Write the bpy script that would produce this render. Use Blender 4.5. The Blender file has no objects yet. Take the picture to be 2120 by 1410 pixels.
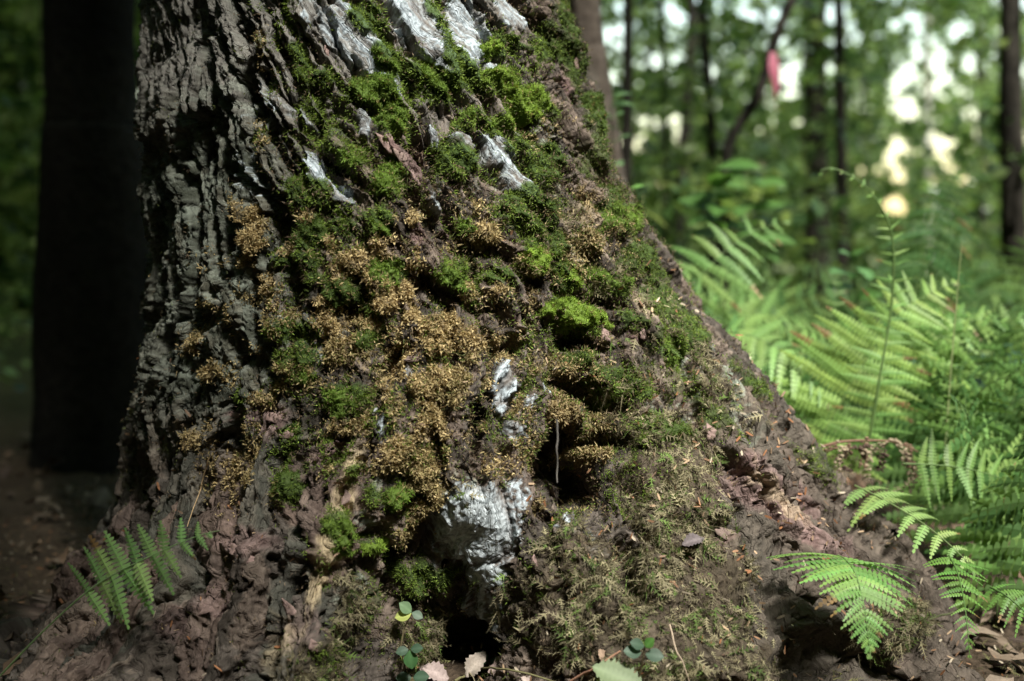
import bpy, math, time
import numpy as np
from mathutils import Vector
T0 = time.time()
scene = bpy.context.scene
C = scene.collection
rng = np.random.default_rng(7)
R_ = math.radians

# ------------------------------------------------------------------ camera
CAM_Z, FPX, CX, CY = 0.42, 2380.0, 1060.0, 705.0
PITCH = math.atan(185.0 / FPX)
cam_d = bpy.data.cameras.new('camera')
cam_d.sensor_width = 36.0
cam_d.lens = 36.0 * FPX / 2120.0
cam_d.clip_start, cam_d.clip_end = 0.02, 500.0
cam_d.dof.use_dof = True
cam_d.dof.focus_distance = 1.10
cam_d.dof.aperture_fstop = 3.0
cam_d.dof.aperture_blades = 0
cam = bpy.data.objects.new('camera', cam_d)
C.objects.link(cam)
cam.location = (0, 0, CAM_Z)
cam.rotation_euler = (math.pi / 2 - PITCH, 0, 0)
scene.camera = cam

# ------------------------------------------------------------------ sky and sun
SUN_AZ, SUN_EL = R_(26), R_(51)          # azimuth: to the right of the photographer's back
TO_SUN = Vector((math.sin(SUN_AZ) * math.cos(SUN_EL), -math.cos(SUN_AZ) * math.cos(SUN_EL), math.sin(SUN_EL)))
world = bpy.data.worlds.new('World')
scene.world = world
world.use_nodes = True
wn = world.node_tree
bg = wn.nodes['Background']
sky = wn.nodes.new('ShaderNodeTexSky')
sky.sky_type = 'NISHITA'
sky.sun_disc = False
sky.sun_elevation = SUN_EL
sky.sun_rotation = math.atan2(TO_SUN.x, TO_SUN.y)
sky.air_density = 2.0
sky.dust_density = 1.0
sky.ozone_density = 1.0
wn.links.new(sky.outputs[0], bg.inputs[0])
bg.inputs[1].default_value = 0.125
sun_d = bpy.data.lights.new('sun', 'SUN')
sun_d.energy = 5.0
sun_d.angle = R_(11.0)
sun_d.color = (1.0, 0.965, 0.90)
sun = bpy.data.objects.new('sun', sun_d)
C.objects.link(sun)
sun.rotation_euler = TO_SUN.to_track_quat('Z', 'Y').to_euler()
sun.location = (4, -4, 8)

vs = scene.view_settings
scene.display_settings.display_device = 'sRGB'
vs.view_transform = 'Standard'
vs.look = 'None'
vs.gamma = 1.0
vs.exposure = 1.64
vs.use_curve_mapping = False
scene.render.engine = 'CYCLES'
cy = scene.cycles
cy.max_bounces = 6
cy.diffuse_bounces = 3
cy.glossy_bounces = 2
cy.transmission_bounces = 4
cy.transparent_max_bounces = 4
cy.caustics_reflective = cy.caustics_refractive = False
cy.sample_clamp_indirect = 6.0
cy.use_denoising = True
try:
    cy.denoiser = 'OPENIMAGEDENOISE'
    cy.denoising_input_passes = 'RGB_ALBEDO_NORMAL'
except Exception:
    pass

# ------------------------------------------------------------------ projection helpers
_sp, _cp = math.sin(PITCH), math.cos(PITCH)
def project(P):
    d = P - np.array((0, 0, CAM_Z))
    f = d[..., 1] * _cp - d[..., 2] * _sp
    u = d[..., 1] * _sp + d[..., 2] * _cp
    return CX + FPX * d[..., 0] / f, CY - FPX * u / f, f
def at(x, y, dist):
    """point seen at photo pixel (x, y) whose depth along +Y is dist"""
    a, b = (x - CX) / FPX, (CY - y) / FPX
    d = np.array((a, _cp + b * _sp, -_sp + b * _cp))
    return np.array((0, 0, CAM_Z)) + d * (dist / d[1])

# ------------------------------------------------------------------ noise
_TAB = np.random.default_rng(3).random((64, 64, 64)).astype(np.float32)
def vnoise(P, f, seed=0):
    o = np.array((seed * 7.31, seed * 3.77, seed * 11.13), np.float32)
    q = (P * f).astype(np.float32) + o
    i = np.floor(q).astype(np.int32)
    t = q - i
    t = t * t * t * (t * (t * 6 - 15) + 10)
    x0, y0, z0 = i[..., 0] & 63, i[..., 1] & 63, i[..., 2] & 63
    x1, y1, z1 = (x0 + 1) & 63, (y0 + 1) & 63, (z0 + 1) & 63
    tx, ty, tz = t[..., 0], t[..., 1], t[..., 2]
    def L(a, b, w): return a + (b - a) * w
    c = L(L(L(_TAB[x0, y0, z0], _TAB[x1, y0, z0], tx), L(_TAB[x0, y1, z0], _TAB[x1, y1, z0], tx), ty),
          L(L(_TAB[x0, y0, z1], _TAB[x1, y0, z1], tx), L(_TAB[x0, y1, z1], _TAB[x1, y1, z1], tx), ty), tz)
    return c
def fbm(P, f, octv=4, seed=0, gain=0.5):
    s, a, tot = 0.0, 1.0, 0.0
    for k in range(octv):
        s = s + a * vnoise(P, f * 2.03 ** k, seed + k * 5)
        tot += a
        a *= gain
    return s / tot                         # 0..1, mean 0.5
def hash2(i, j, k):
    h = (i.astype(np.int64) * 374761393 + j.astype(np.int64) * 668265263 + k * 2147483647) & 0xffffffff
    h = ((h ^ (h >> 13)) * 1274126177) & 0xffffffff
    h = ((h ^ (h >> 16)) * 2246822519) & 0xffffffff
    return ((h ^ (h >> 15)) & 0xffffff) / float(0x1000000)
def voronoi(a, b, seed=1, jit=0.9):
    ia, ib = np.floor(a).astype(np.int64), np.floor(b).astype(np.int64)
    d1 = np.full(a.shape, 9.0); d2 = np.full(a.shape, 9.0)
    iid = np.zeros(a.shape, np.int64)
    for di in (-1, 0, 1):
        for dj in (-1, 0, 1):
            ci, cj = ia + di, ib + dj
            x = ci + 0.5 + jit * (hash2(ci, cj, seed) - 0.5)
            y = cj + 0.5 + jit * (hash2(ci, cj, seed + 17) - 0.5)
            d = np.hypot(a - x, b - y)
            new = d < d1
            d2 = np.where(new, d1, np.minimum(d2, d))
            iid = np.where(new, (ci + 5000) * 20000 + (cj + 5000), iid)
            d1 = np.where(new, d, d1)
    return d1, d2, iid
def sstep(x, a, b):
    t = np.clip((x - a) / (b - a), 0, 1)
    return t * t * (3 - 2 * t)
def nrm(v):
    return v / np.maximum(np.linalg.norm(v, axis=-1, keepdims=True), 1e-9)

# ------------------------------------------------------------------ object helpers
def tag(o, label=None, cat=None, group=None, kind=None):
    if label: o['label'] = label
    if cat: o['category'] = cat
    if group: o['group'] = group
    if kind: o['kind'] = kind
    return o
def mesh_np(name, V, F, mat=None, col=None, smooth=False):
    """V (n,3); F list of arrays of equal-length polygons, or one (m,k) array"""
    me = bpy.data.meshes.new(name)
    if not isinstance(F, (list, tuple)): F = [F]
    F = [np.asarray(f, np.int32) for f in F if len(f)]
    me.vertices.add(len(V))
    me.vertices.foreach_set('co', np.asarray(V, np.float32).ravel())
    nl = sum(f.size for f in F)
    me.loops.add(nl)
    me.loops.foreach_set('vertex_index', np.concatenate([f.ravel() for f in F]))
    cnt = np.concatenate([np.full(len(f), f.shape[1], np.int32) for f in F])
    me.polygons.add(len(cnt))
    me.polygons.foreach_set('loop_start', np.concatenate(([0], np.cumsum(cnt)[:-1])).astype(np.int32))
    if smooth:
        me.polygons.foreach_set('use_smooth', np.ones(len(cnt), bool))
    me.update(calc_edges=True)
    if col is not None:
        a = me.color_attributes.new('tone', 'FLOAT_COLOR', 'POINT')
        c4 = np.ones((len(V), 4), np.float32); c4[:, :3] = col
        a.data.foreach_set('color', c4.ravel())
    if mat: me.materials.append(mat)
    return me
def obj(name, me, parent=None, **kw):
    o = bpy.data.objects.new(name, me)
    C.objects.link(o)
    if parent: o.parent = parent
    return tag(o, **kw)
def empty(name, loc, **kw):
    o = bpy.data.objects.new(name, None)
    o.empty_display_size = 0.05
    C.objects.link(o)
    o.location = loc
    return tag(o, **kw)
def catmull(pts, n):
    p = np.asarray(pts, float)
    p = np.vstack((2 * p[0] - p[1], p, 2 * p[-1] - p[-2]))
    t = np.linspace(0, len(p) - 3 - 1e-6, n)
    i = t.astype(int); u = (t - i)[:, None]
    a, b, c, d = p[i], p[i + 1], p[i + 2], p[i + 3]
    return 0.5 * (2 * b + (c - a) * u + (2 * a - 5 * b + 4 * c - d) * u ** 2 + (3 * b - a - 3 * c + d) * u ** 3)
def tube(path, radii, sides=7, cap=True):
    path = np.asarray(path, float); n = len(path)
    radii = np.broadcast_to(np.asarray(radii, float), (n,))
    T = nrm(np.gradient(path, axis=0))
    ref = np.array((0, 0, 1.0)) if abs(T[:, 2]).mean() < 0.8 else np.array((1.0, 0, 0))
    B = nrm(np.cross(T, ref)); N = np.cross(B, T)
    a = np.linspace(0, 2 * math.pi, sides, endpoint=False)
    V = path[:, None] + radii[:, None, None] * (np.cos(a)[None, :, None] * B[:, None] + np.sin(a)[None, :, None] * N[:, None])
    i, j = np.meshgrid(np.arange(n - 1), np.arange(sides), indexing='ij')
    q = np.stack((i * sides + j, i * sides + (j + 1) % sides, (i + 1) * sides + (j + 1) % sides, (i + 1) * sides + j), -1).reshape(-1, 4)
    return V.reshape(-1, 3), q
def join(parts):
    """[(V, F)] with F all quads or all tris -> one"""
    Vs, Fs, o = [], {}, 0
    for V, F in parts:
        for f in (F if isinstance(F, list) else [F]):
            Fs.setdefault(f.shape[1], []).append(f + o)
        Vs.append(V); o += len(V)
    return np.vstack(Vs), [np.vstack(v) for v in Fs.values()]

# ------------------------------------------------------------------ materials
def new_mat(name):
    m = bpy.data.materials.new(name); m.use_nodes = True
    nt = m.node_tree
    return m, nt, nt.nodes['Principled BSDF'], nt.nodes['Material Output']
def node(nt, t, **kw):
    n = nt.nodes.new(t)
    for k, v in kw.items(): setattr(n, k, v)
    return n
def tone_mat(name, rough=0.85, spec=0.25, transl=0.0, nscale=600.0, namt=0.35, bump=0.0, base=None, rand=0.0, bdist=0.001, det=3, grain=False):
    """colour from the mesh's own 'tone' attribute (or base), broken up by fine noise"""
    m, nt, b, out = new_mat(name)
    L = nt.links.new
    if base is None:
        src = node(nt, 'ShaderNodeAttribute', attribute_name='tone').outputs['Color']
    else:
        rgb = node(nt, 'ShaderNodeRGB'); rgb.outputs[0].default_value = (*base, 1); src = rgb.outputs[0]
    tc = node(nt, 'ShaderNodeTexCoord')
    nz = node(nt, 'ShaderNodeTexNoise'); nz.inputs['Scale'].default_value = nscale; nz.inputs['Detail'].default_value = det; nz.inputs['Roughness'].default_value = .62
    hgt = nz.outputs['Fac']
    if grain:                              # fine relief drawn out along the grain of the bark
        ga = node(nt, 'ShaderNodeAttribute', attribute_name='grain')
        mp = node(nt, 'ShaderNodeMapping'); mp.inputs['Scale'].default_value = (1.0, 0.30, 1.0)
        L(ga.outputs['Vector'], mp.inputs['Vector']); L(mp.outputs[0], nz.inputs['Vector'])
        vo = node(nt, 'ShaderNodeTexVoronoi', feature='DISTANCE_TO_EDGE'); vo.inputs['Scale'].default_value = 95.0
        n2 = node(nt, 'ShaderNodeTexNoise'); n2.inputs['Scale'].default_value = 120.0; n2.inputs['Detail'].default_value = 4
        L(mp.outputs[0], n2.inputs['Vector'])
        mv = node(nt, 'ShaderNodeVectorMath', operation='SCALE'); mv.inputs['Scale'].default_value = 0.012
        L(n2.outputs['Color'], mv.inputs[0])
        ad = node(nt, 'ShaderNodeVectorMath', operation='ADD')
        L(mp.outputs[0], ad.inputs[0]); L(mv.outputs[0], ad.inputs[1]); L(ad.outputs[0], vo.inputs['Vector'])
        cr = node(nt, 'ShaderNodeMapRange'); cr.inputs['From Max'].default_value = 0.10; cr.inputs['To Max'].default_value = 0.55
        L(vo.outputs['Distance'], cr.inputs['Value'])
        ma = node(nt, 'ShaderNodeMath', operation='ADD'); L(nz.outputs['Fac'], ma.inputs[0]); L(cr.outputs[0], ma.inputs[1])
        hgt = ma.outputs[0]
    else:
        L(tc.outputs['Object'], nz.inputs['Vector'])
    mr = node(nt, 'ShaderNodeMapRange'); mr.inputs['From Min'].default_value = 0.25; mr.inputs['From Max'].default_value = 0.75
    mr.inputs['To Min'].default_value = 1 - namt; mr.inputs['To Max'].default_value = 1 + namt
    L(nz.outputs['Fac'], mr.inputs['Value'])
    hv = node(nt, 'ShaderNodeHueSaturation')
    L(src, hv.inputs['Color']); L(mr.outputs[0], hv.inputs['Value'])
    col = hv.outputs[0]
    if rand:
        oi = node(nt, 'ShaderNodeObjectInfo')
        m2 = node(nt, 'ShaderNodeMapRange'); m2.inputs['To Min'].default_value = 1 - rand; m2.inputs['To Max'].default_value = 1 + rand
        L(oi.outputs['Random'], m2.inputs['Value'])
        h2 = node(nt, 'ShaderNodeHueSaturation'); L(col, h2.inputs['Color']); L(m2.outputs[0], h2.inputs['Value'])
        m3 = node(nt, 'ShaderNodeMapRange'); m3.inputs['To Min'].default_value = 0.5 + rand * .06; m3.inputs['To Max'].default_value = 0.5 - rand * .06
        L(oi.outputs['Random'], m3.inputs['Value']); L(m3.outputs[0], h2.inputs['Hue'])
        col = h2.outputs[0]
    L(col, b.inputs['Base Color'])
    b.inputs['Roughness'].default_value = rough
    b.inputs['Specular IOR Level'].default_value = spec
    if bump:
        bp = node(nt, 'ShaderNodeBump'); bp.inputs['Strength'].default_value = bump; bp.inputs['Distance'].default_value = bdist
        L(hgt, bp.inputs['Height']); L(bp.outputs[0], b.inputs['Normal'])
    if transl:
        tr = node(nt, 'ShaderNodeBsdfTranslucent')
        h3 = node(nt, 'ShaderNodeHueSaturation'); h3.inputs['Hue'].default_value = 0.485; h3.inputs['Saturation'].default_value = 1.1; h3.inputs['Value'].default_value = 1.25
        L(col, h3.inputs['Color']); L(h3.outputs[0], tr.inputs['Color'])
        mx = node(nt, 'ShaderNodeMixShader'); mx.inputs[0].default_value = transl
        L(b.outputs[0], mx.inputs[1]); L(tr.outputs[0], mx.inputs[2]); L(mx.outputs[0], out.inputs['Surface'])
    return m
MAT = {}
MAT['bark'] = tone_mat('mossy_bark', rough=0.85, spec=0.12, nscale=300, namt=0.50, bump=0.75, bdist=0.0032, det=6, grain=True)
MAT['flake'] = tone_mat('bark_flake', rough=0.85, spec=0.12, nscale=260, namt=0.3, bump=0.5, bdist=0.002, det=5)
MAT['moss'] = tone_mat('moss_shoots', rough=0.7, spec=0.25, transl=0.3, nscale=300, namt=0.2)
MAT['leaf'] = tone_mat('green_leaf', rough=0.5, spec=0.35, transl=0.4, nscale=60, namt=0.15)
MAT['litter'] = tone_mat('dry_litter', rough=0.75, spec=0.25, transl=0.1, nscale=400, namt=0.25)
# ================================================================== the old tree
NF, NB, NZ, NC = 870, 44, 590, 22
th = np.concatenate((np.linspace(-118, 118, NF), np.linspace(118, 242, NB + 2)[1:-1]))
th = np.radians(th)
zz = np.concatenate((np.linspace(-0.05, 0.74, NZ), 0.74 + (np.linspace(0, 1, NC + 1)[1:] ** 1.6) * 5.0))
TH, ZZ = np.meshgrid(th, zz)                     # rows: height, columns: angle
def interp(z, *kv):
    k = np.array(kv, float)
    return np.interp(z, k[:, 0], k[:, 1])
def smooth_interp(z, *kv):
    a = interp(z, *kv)
    return (interp(z - .03, *kv) + interp(z + .03, *kv) + interp(z - .015, *kv) + interp(z + .015, *kv) + 2 * a) / 6
AXX = smooth_interp(zz, (-.1, -.10), (0, -.10), (.2, -.11), (.42, -.125), (.66, -.175), (1.0, -.22), (6, -.5))
AXY = smooth_interp(zz, (-.1, 1.345), (.42, 1.345), (.66, 1.36), (1, 1.38), (6, 1.5))
R0 = smooth_interp(zz, (-.1, .335), (0, .33), (.15, .315), (.3, .298), (.42, .285), (.66, .243), (1.0, .225), (6, .17))
def lobe(c, s):
    d = (TH - math.radians(c) + math.pi) % (2 * math.pi) - math.pi
    return np.exp(-0.5 * (d / math.radians(s)) ** 2)
def col(a): return a[:, None]
Zc = np.clip(ZZ, 0, 9)
f_r = np.clip(1 - Zc / .46, 0, 1) ** 1.15
Rr = col(R0) + .29 * lobe(80, 20) * f_r
Rr = Rr + .15 * lobe(42, 15) * np.clip(1 - Zc / .30, 0, 1) ** 1.4
Rr = Rr + .10 * lobe(-26, 13) * np.clip(1 - Zc / .34, 0, 1) ** 1.5
Rr = Rr + .06 * lobe(-12, 5) * np.clip(1 - Zc / .26, 0, 1) ** 1.2
Rr = Rr + .13 * lobe(-92, 24) * np.clip(1 - Zc / .36, 0, 1) ** 1.8
Rr = Rr + .14 * lobe(-55, 14) * np.clip(1 - Zc / .20, 0, 1) ** 1.6
Rr = Rr - .125 * lobe(10, 10) * sstep(Zc, .20, .0)
Rr = Rr + .20 * lobe(170, 25) * f_r
Rr = Rr + (.030 * lobe(62, 5) - .035 * lobe(71, 4) + .022 * lobe(95, 5) - .02 * lobe(54, 4)) * sstep(Zc, .40, .12)
Rr = Rr + (.02 * lobe(-40, 4) - .03 * lobe(-33, 3.5) - .025 * lobe(-18, 3) - .02 * lobe(-62, 5)) * sstep(Zc, .36, .10)
P0 = np.stack((col(AXX) + Rr * np.sin(TH), col(AXY) - Rr * np.cos(TH), ZZ), -1)
def grid_normals(P):
    du = np.empty_like(P); du[:, 1:-1] = P[:, 2:] - P[:, :-2]; du[:, 0] = P[:, 1] - P[:, -1]; du[:, -1] = P[:, 0] - P[:, -2]
    dv = np.gradient(P, axis=0)
    return nrm(np.cross(du, dv))
# broad swellings
P0 = P0 + grid_normals(P0) * (((fbm(P0, 7, 2, 2) - .5) * .045 + (fbm(P0, 17, 2, 9) - .5) * .018) * sstep(ZZ, 1.2, .7))[..., None]
N0 = grid_normals(P0)
PX, PY, DEP = project(P0)
facing = np.sum(N0 * (P0 - np.array((0, 0, CAM_Z))), -1) < 0.02
# ---- lookup: photo pixel -> grid index of the nearest surface there
BIN = 5
LW, LH = 2400 // BIN, 1800 // BIN
lut = np.full((LH, LW), -1, np.int64)
def build_lut(P):
    px, py, de = project(P)
    ok = (px > -100) & (px < 2250) & (py > -150) & (py < 1600) & facing
    ok[:, NF:] = False
    idx = np.flatnonzero(ok.ravel())
    o = np.argsort(-de.ravel()[idx])
    idx = idx[o]
    lut[((py.ravel()[idx] + 150) / BIN).astype(int), ((px.ravel()[idx] + 100) / BIN).astype(int)] = idx
build_lut(P0)
def surf(x, y):
    r, c = int((y + 150) / BIN), int((x + 100) / BIN)
    for k in range(0, 9):
        w = lut[max(r - k, 0):r + k + 1, max(c - k, 0):c + k + 1]
        g = w[w >= 0]
        if len(g): return int(g[len(g) // 2])
    return None
# ---- what grows where (photo pixels projected on the bark: x, y, half width, half height, tilt deg, amount)
_w1 = (fbm(P0, 45, 3, 40) - .5) * 4.8 + (fbm(P0, 160, 2, 140) - .5) * 2.2
_w2 = (fbm(P0, 45, 3, 60) - .5) * 4.8 + (fbm(P0, 160, 2, 160) - .5) * 2.2
def blobs(spec, warp=10.0, seed=0, soft=1.0):
    ca, sa = math.cos(seed * 2.4), math.sin(seed * 2.4)
    x, y = PX + warp * (ca * _w1 + sa * _w2), PY + warp * (ca * _w2 - sa * _w1)
    out = np.zeros(PX.shape, np.float32)
    for s in spec:
        cx, cy_, rx, ry = s[:4]
        a = math.radians(s[4]) if len(s) > 4 else 0
        w = s[5] if len(s) > 5 else 1
        R = max(rx, ry) * 1.45
        sel = np.nonzero((abs(x - cx) < R) & (abs(y - cy_) < R) & facing)
        dx, dy = x[sel] - cx, y[sel] - cy_
        u, v = (dx * math.cos(a) + dy * math.sin(a)) / rx, (-dx * math.sin(a) + dy * math.cos(a)) / ry
        val = w * np.clip((1.25 - np.sqrt(u * u + v * v)) / .55 * soft, 0, 1)
        out[sel] = np.maximum(out[sel], val)
    return out
WHITE = [(690, 70, 85, 20, 60, 1.2), (757, 95, 115, 30, 57, 1.3), (812, 160, 35, 18, 60, 1.2), (870, 52, 80, 42, 55, 1.3), (925, 130, 44, 17, 60, 1.2), (962, 75, 84, 27, 72, 1.3), (997, 40, 60, 12, 66),
         (1055, 30, 42, 18, 55), (1018, 143, 20, 18), (755, 255, 34, 10, 70), (655, 345, 40, 22, 50), (705, 395, 40, 16, 55), (898, 285, 30, 9, 75), (965, 300, 46, 20, 55),
         (1030, 315, 46, 20, 55, .9), (1075, 375, 46, 20, 55, .9), (908, 420, 40, 12, 75, .6), (622, 240, 45, 14, 35, .7), (640, 20, 22, 40, 0, .6), (600, 60, 30, 30, 0, .4),
         (1050, 808, 30, 62, 0, .85), (1072, 890, 28, 24, 0, .7), (1103, 828, 18, 14, 0, .6), (1142, 800, 14, 14, 0, .7), (985, 1090, 84, 90, -20, 1.3), (955, 1110, 56, 56, 0, 1.3), (1005, 1192, 40, 22, 0, .95),
         (1005, 1265, 60, 46, 0, .75), (905, 1160, 22, 20, 0, .7), (1070, 1020, 24, 40, 20, .6), (783, 870, 9, 38, 0, .7), (843, 768, 14, 20, 0, .5), (540, 210, 40, 60, 20, .35), (600, 640, 40, 14, 0, .4),
         (655, 720, 14, 36, 0, .35), (1180, 1090, 60, 25, 0, .45), (1240, 1150, 30, 40, 0, .4), (865, 975, 10, 8, 0, .8), (520, 385, 52, 17, 38, .5), (500, 350, 20, 50, 0, .4)]
GREEN = [(760, 35, 45, 40), (815, 120, 50, 20, 35), (890, 165, 60, 22, 42), (767, 187, 58, 30), (815, 240, 36, 38), (905, 40, 14, 50, -25), (940, 110, 14, 50, -30), (960, 155, 36, 26), (1018, 103, 24, 15),
         (1050, 75, 52, 13, 42), (1005, 172, 50, 22), (1045, 165, 36, 26), (1088, 213, 46, 33), (1050, 247, 22, 18), (978, 245, 16, 12), (1015, 260, 13, 12), (958, 267, 10, 9), (945, 330, 50, 40, 40),
         (1067, 305, 26, 20), (1125, 340, 36, 42), (1100, 430, 72, 40), (730, 325, 34, 24), (808, 375, 34, 46), (640, 390, 50, 28), (672, 157, 38, 16, 15), (615, 135, 20, 50), (785, 455, 30, 18),
         (1130, 100, 34, 27, 0, .8), (1178, 60, 16, 80, -8, .8), (1240, 235, 24, 55, -12, .8), (1275, 420, 28, 32, 0, .9), (1145, 210, 22, 26), (642, 415, 45, 20), (640, 483, 42, 32), (712, 475, 34, 26), (795, 470, 28, 17),
         (620, 540, 50, 22), (660, 575, 24, 18), (708, 610, 30, 34), (808, 562, 44, 23), (758, 647, 24, 14), (765, 708, 20, 20), (722, 823, 50, 42), (615, 778, 35, 16), (608, 740, 52, 24, 0, .8),
         (597, 690, 48, 24, 0, .75), (498, 825, 20, 16, 0, .7), (602, 900, 26, 28, 0, .8), (960, 462, 25, 23), (932, 563, 32, 25), (1035, 568, 34, 20, 0, .8), (1065, 435, 32, 26), (1125, 450, 46, 36),
         (1115, 530, 34, 42), (1160, 505, 22, 36), (1190, 572, 32, 28), (1247, 578, 24, 14), (1288, 583, 20, 18), (1208, 652, 66, 32, 27), (1293, 450, 36, 30), (1320, 655, 22, 18), (1402, 717, 30, 24),
         (1200, 745, 28, 20, 0, .8), (1260, 775, 46, 22, 0, .75), (1323, 810, 36, 24), (1365, 885, 60, 30), (1344, 912, 18, 12), (1400, 640, 75, 28, 52, .8), (1340, 540, 60, 26, 50, .8), (1455, 700, 30, 14, 55, .8),
         (822, 1025, 25, 30), (700, 1095, 27, 34), (780, 1136, 30, 20), (767, 1030, 16, 20), (732, 975, 16, 14), (880, 1210, 62, 32, 0, .9), (685, 1370, 38, 38, 0, .9), (590, 1005, 32, 30), (1380, 690, 30, 40, 0, .6),
         (1420, 790, 60, 30, 30, .5), (1200, 130, 20, 50, 0, .6), (1150, 60, 30, 60, 0, .55), (1240, 330, 30, 60, -15, .55), (850, 270, 30, 40, 0, .35), (880, 1340, 40, 50, 0, .6), (780, 1240, 26, 60, 0, .5),
         (1340, 760, 40, 40, 0, .45), (640, 240, 40, 60, 0, .45), (690, 280, 40, 40, 0, .5), (1480, 850, 70, 20, 50, .6), (760, 400, 40, 60, 0, .35), (1040, 640, 40, 30, 0, .35), (1550, 780, 60, 12, 52, .7), (1700, 945, 80, 10, 50, .5)]
GOLD = [(480, 420, 18, 22, 0, .8), (505, 440, 18, 26, 0, .8), (525, 485, 20, 32), (510, 545, 24, 18), (590, 520, 20, 14, 0, .7), (728, 545, 37, 30), (812, 612, 50, 27), (722, 730, 48, 38), (700, 665, 36, 20),
        (763, 663, 22, 14), (790, 525, 24, 10), (798, 492, 26, 8), (885, 690, 24, 52), (880, 790, 40, 36), (720, 880, 54, 18), (390, 690, 18, 50, 8, .8), (440, 770, 18, 20, 0, .8), (545, 820, 24, 16, 0, .8), (590, 765, 16, 14),
        (806, 835, 14, 42), (385, 905, 18, 28, 10, .7), (885, 905, 26, 44), (1010, 490, 34, 34), (962, 610, 12, 24), (925, 690, 62, 44), (920, 795, 66, 38), (890, 880, 42, 46), (1173, 850, 42, 42, 0, .8), (1110, 755, 32, 30, 0, .6),
        (1035, 612, 30, 22, 0, .7), (1215, 505, 42, 36, 0, .6), (823, 935, 36, 36), (877, 1045, 36, 58), (880, 965, 34, 32), (640, 450, 20, 12, 0, .6), (690, 500, 16, 12, 0, .6), (545, 95, 14, 40, 0, .35), (535, 250, 10, 20, 0, .5), (530, 310, 14, 20, 0, .6),
        (1120, 275, 22, 18, 0, .6), (1180, 265, 26, 14, 0, .5), (1230, 420, 18, 36, -20, .5), (860, 440, 22, 18, 0, .7), (1000, 430, 34, 20, 0, .5), (490, 985, 26, 36, 10, .6), (600, 660, 26, 16, 0, .5), (660, 620, 20, 14, 0, .6), (770, 580, 16, 30, 0, .7),
        (690, 560, 20, 20, 0, .5), (850, 650, 20, 30, 0, .8), (990, 730, 24, 30, 0, .6), (1060, 690, 30, 24, 0, .5), (1240, 870, 30, 22, 0, .6), (1250, 930, 26, 16, 0, .6), (840, 1120, 24, 24, 0, .6), (550, 590, 24, 20, 0, .5), (470, 700, 14, 40, 0, .35),
        (1260, 500, 30, 40, 0, .4), (760, 760, 20, 16, 0, .5), (580, 800, 24, 14, 0, .6), (880, 560, 20, 30, 0, .4), (820, 700, 20, 20, 0, .4), (430, 640, 12, 30, 0, .3)]
PINK = [(858, 480, 18, 24), (487, 857, 18, 10), (680, 935, 48, 26, -25), (555, 870, 46, 34, 0, .8), (848, 740, 24, 10), (1465, 900, 22, 34, -20), (1565, 955, 34, 40, 45), (1680, 1095, 40, 20, 45), (1485, 1105, 38, 20), (1640, 1040, 90, 40, 48, .9), (1560, 1010, 50, 30, 48, .8), (1740, 1140, 60, 26, 48, .7),
        (815, 310, 40, 12, 52), (835, 260, 20, 26, 0, .6), (860, 345, 22, 50, 0, .7), (1190, 170, 12, 40, -15, .8), (1165, 240, 40, 14, 60, .7), (1270, 690, 16, 14), (1330, 695, 12, 16), (975, 590, 14, 50, -15, .9), (500, 1120, 60, 40, 0, .7), (420, 1240, 40, 30, 0, .6),
        (715, 1035, 14, 24), (700, 640, 20, 10, 0, .4), (570, 630, 40, 16, 0, .5), (620, 1290, 50, 60, 0, .5), (350, 1280, 40, 40, 0, .5), (925, 425, 10, 60, -15, .6), (1060, 660, 14, 10, 0, .5), (1500, 980, 40, 30, 30, .5), (1390, 960, 30, 30, 0, .4)]
TAN = [(690, 1120, 26, 130, 18), (725, 985, 26, 60, 20, .9), (640, 1220, 26, 90, 14, .8), (560, 1340, 26, 80, 10, .6), (1620, 1010, 16, 90, -42, .5), (790, 780, 14, 60, 25, .5), (1440, 800, 50, 20, 45, .6), (1350, 620, 50, 24, 40, .5), (1210, 470, 40, 60, 0, .4)]
FEATH = [(1390, 960, 110, 90, 30), (1300, 850, 60, 50, 0, .6), (1480, 790, 70, 50, 45, .8), (1430, 1080, 90, 80, 20), (1250, 1180, 150, 80, 15), (1200, 1290, 180, 70, 0), (1450, 1250, 120, 110, 20), (1330, 1360, 200, 60), (1500, 1370, 130, 50), (1340, 700, 60, 80, 40, .45),
         (880, 1330, 60, 60, 0, .8), (740, 1250, 40, 70, 0, .7), (660, 1370, 60, 50, 0, .8), (1100, 1210, 60, 40), (1520, 1180, 60, 50, 0, .8), (1290, 560, 50, 30, 0, .4), (940, 1005, 36, 22, 0, .5), (1560, 850, 60, 30, 48, .5), (1850, 1290, 90, 60, 0, .7)]
LICH = [(1480, 810, 60, 60, 40), (1450, 760, 40, 40, 40, .8), (640, 700, 60, 40, 0, .5), (765, 1080, 26, 40, 0, .8), (740, 1230, 30, 60, 0, .7), (780, 1000, 26, 50, 0, .7), (500, 600, 90, 120, 0, .35), (400, 620, 60, 200, 0, .3), (940, 1000, 40, 26, 0, .8), (1090, 330, 90, 110, 30, .5), (910, 420, 20, 60, 0, .7),
        (1230, 520, 50, 40, 0, .5), (620, 670, 50, 16, 0, .8), (450, 250, 80, 160, 0, .3), (390, 430, 50, 150, 0, .35), (1400, 860, 60, 50, 0, .5), (1540, 870, 40, 30, 40, .5)]
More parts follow.
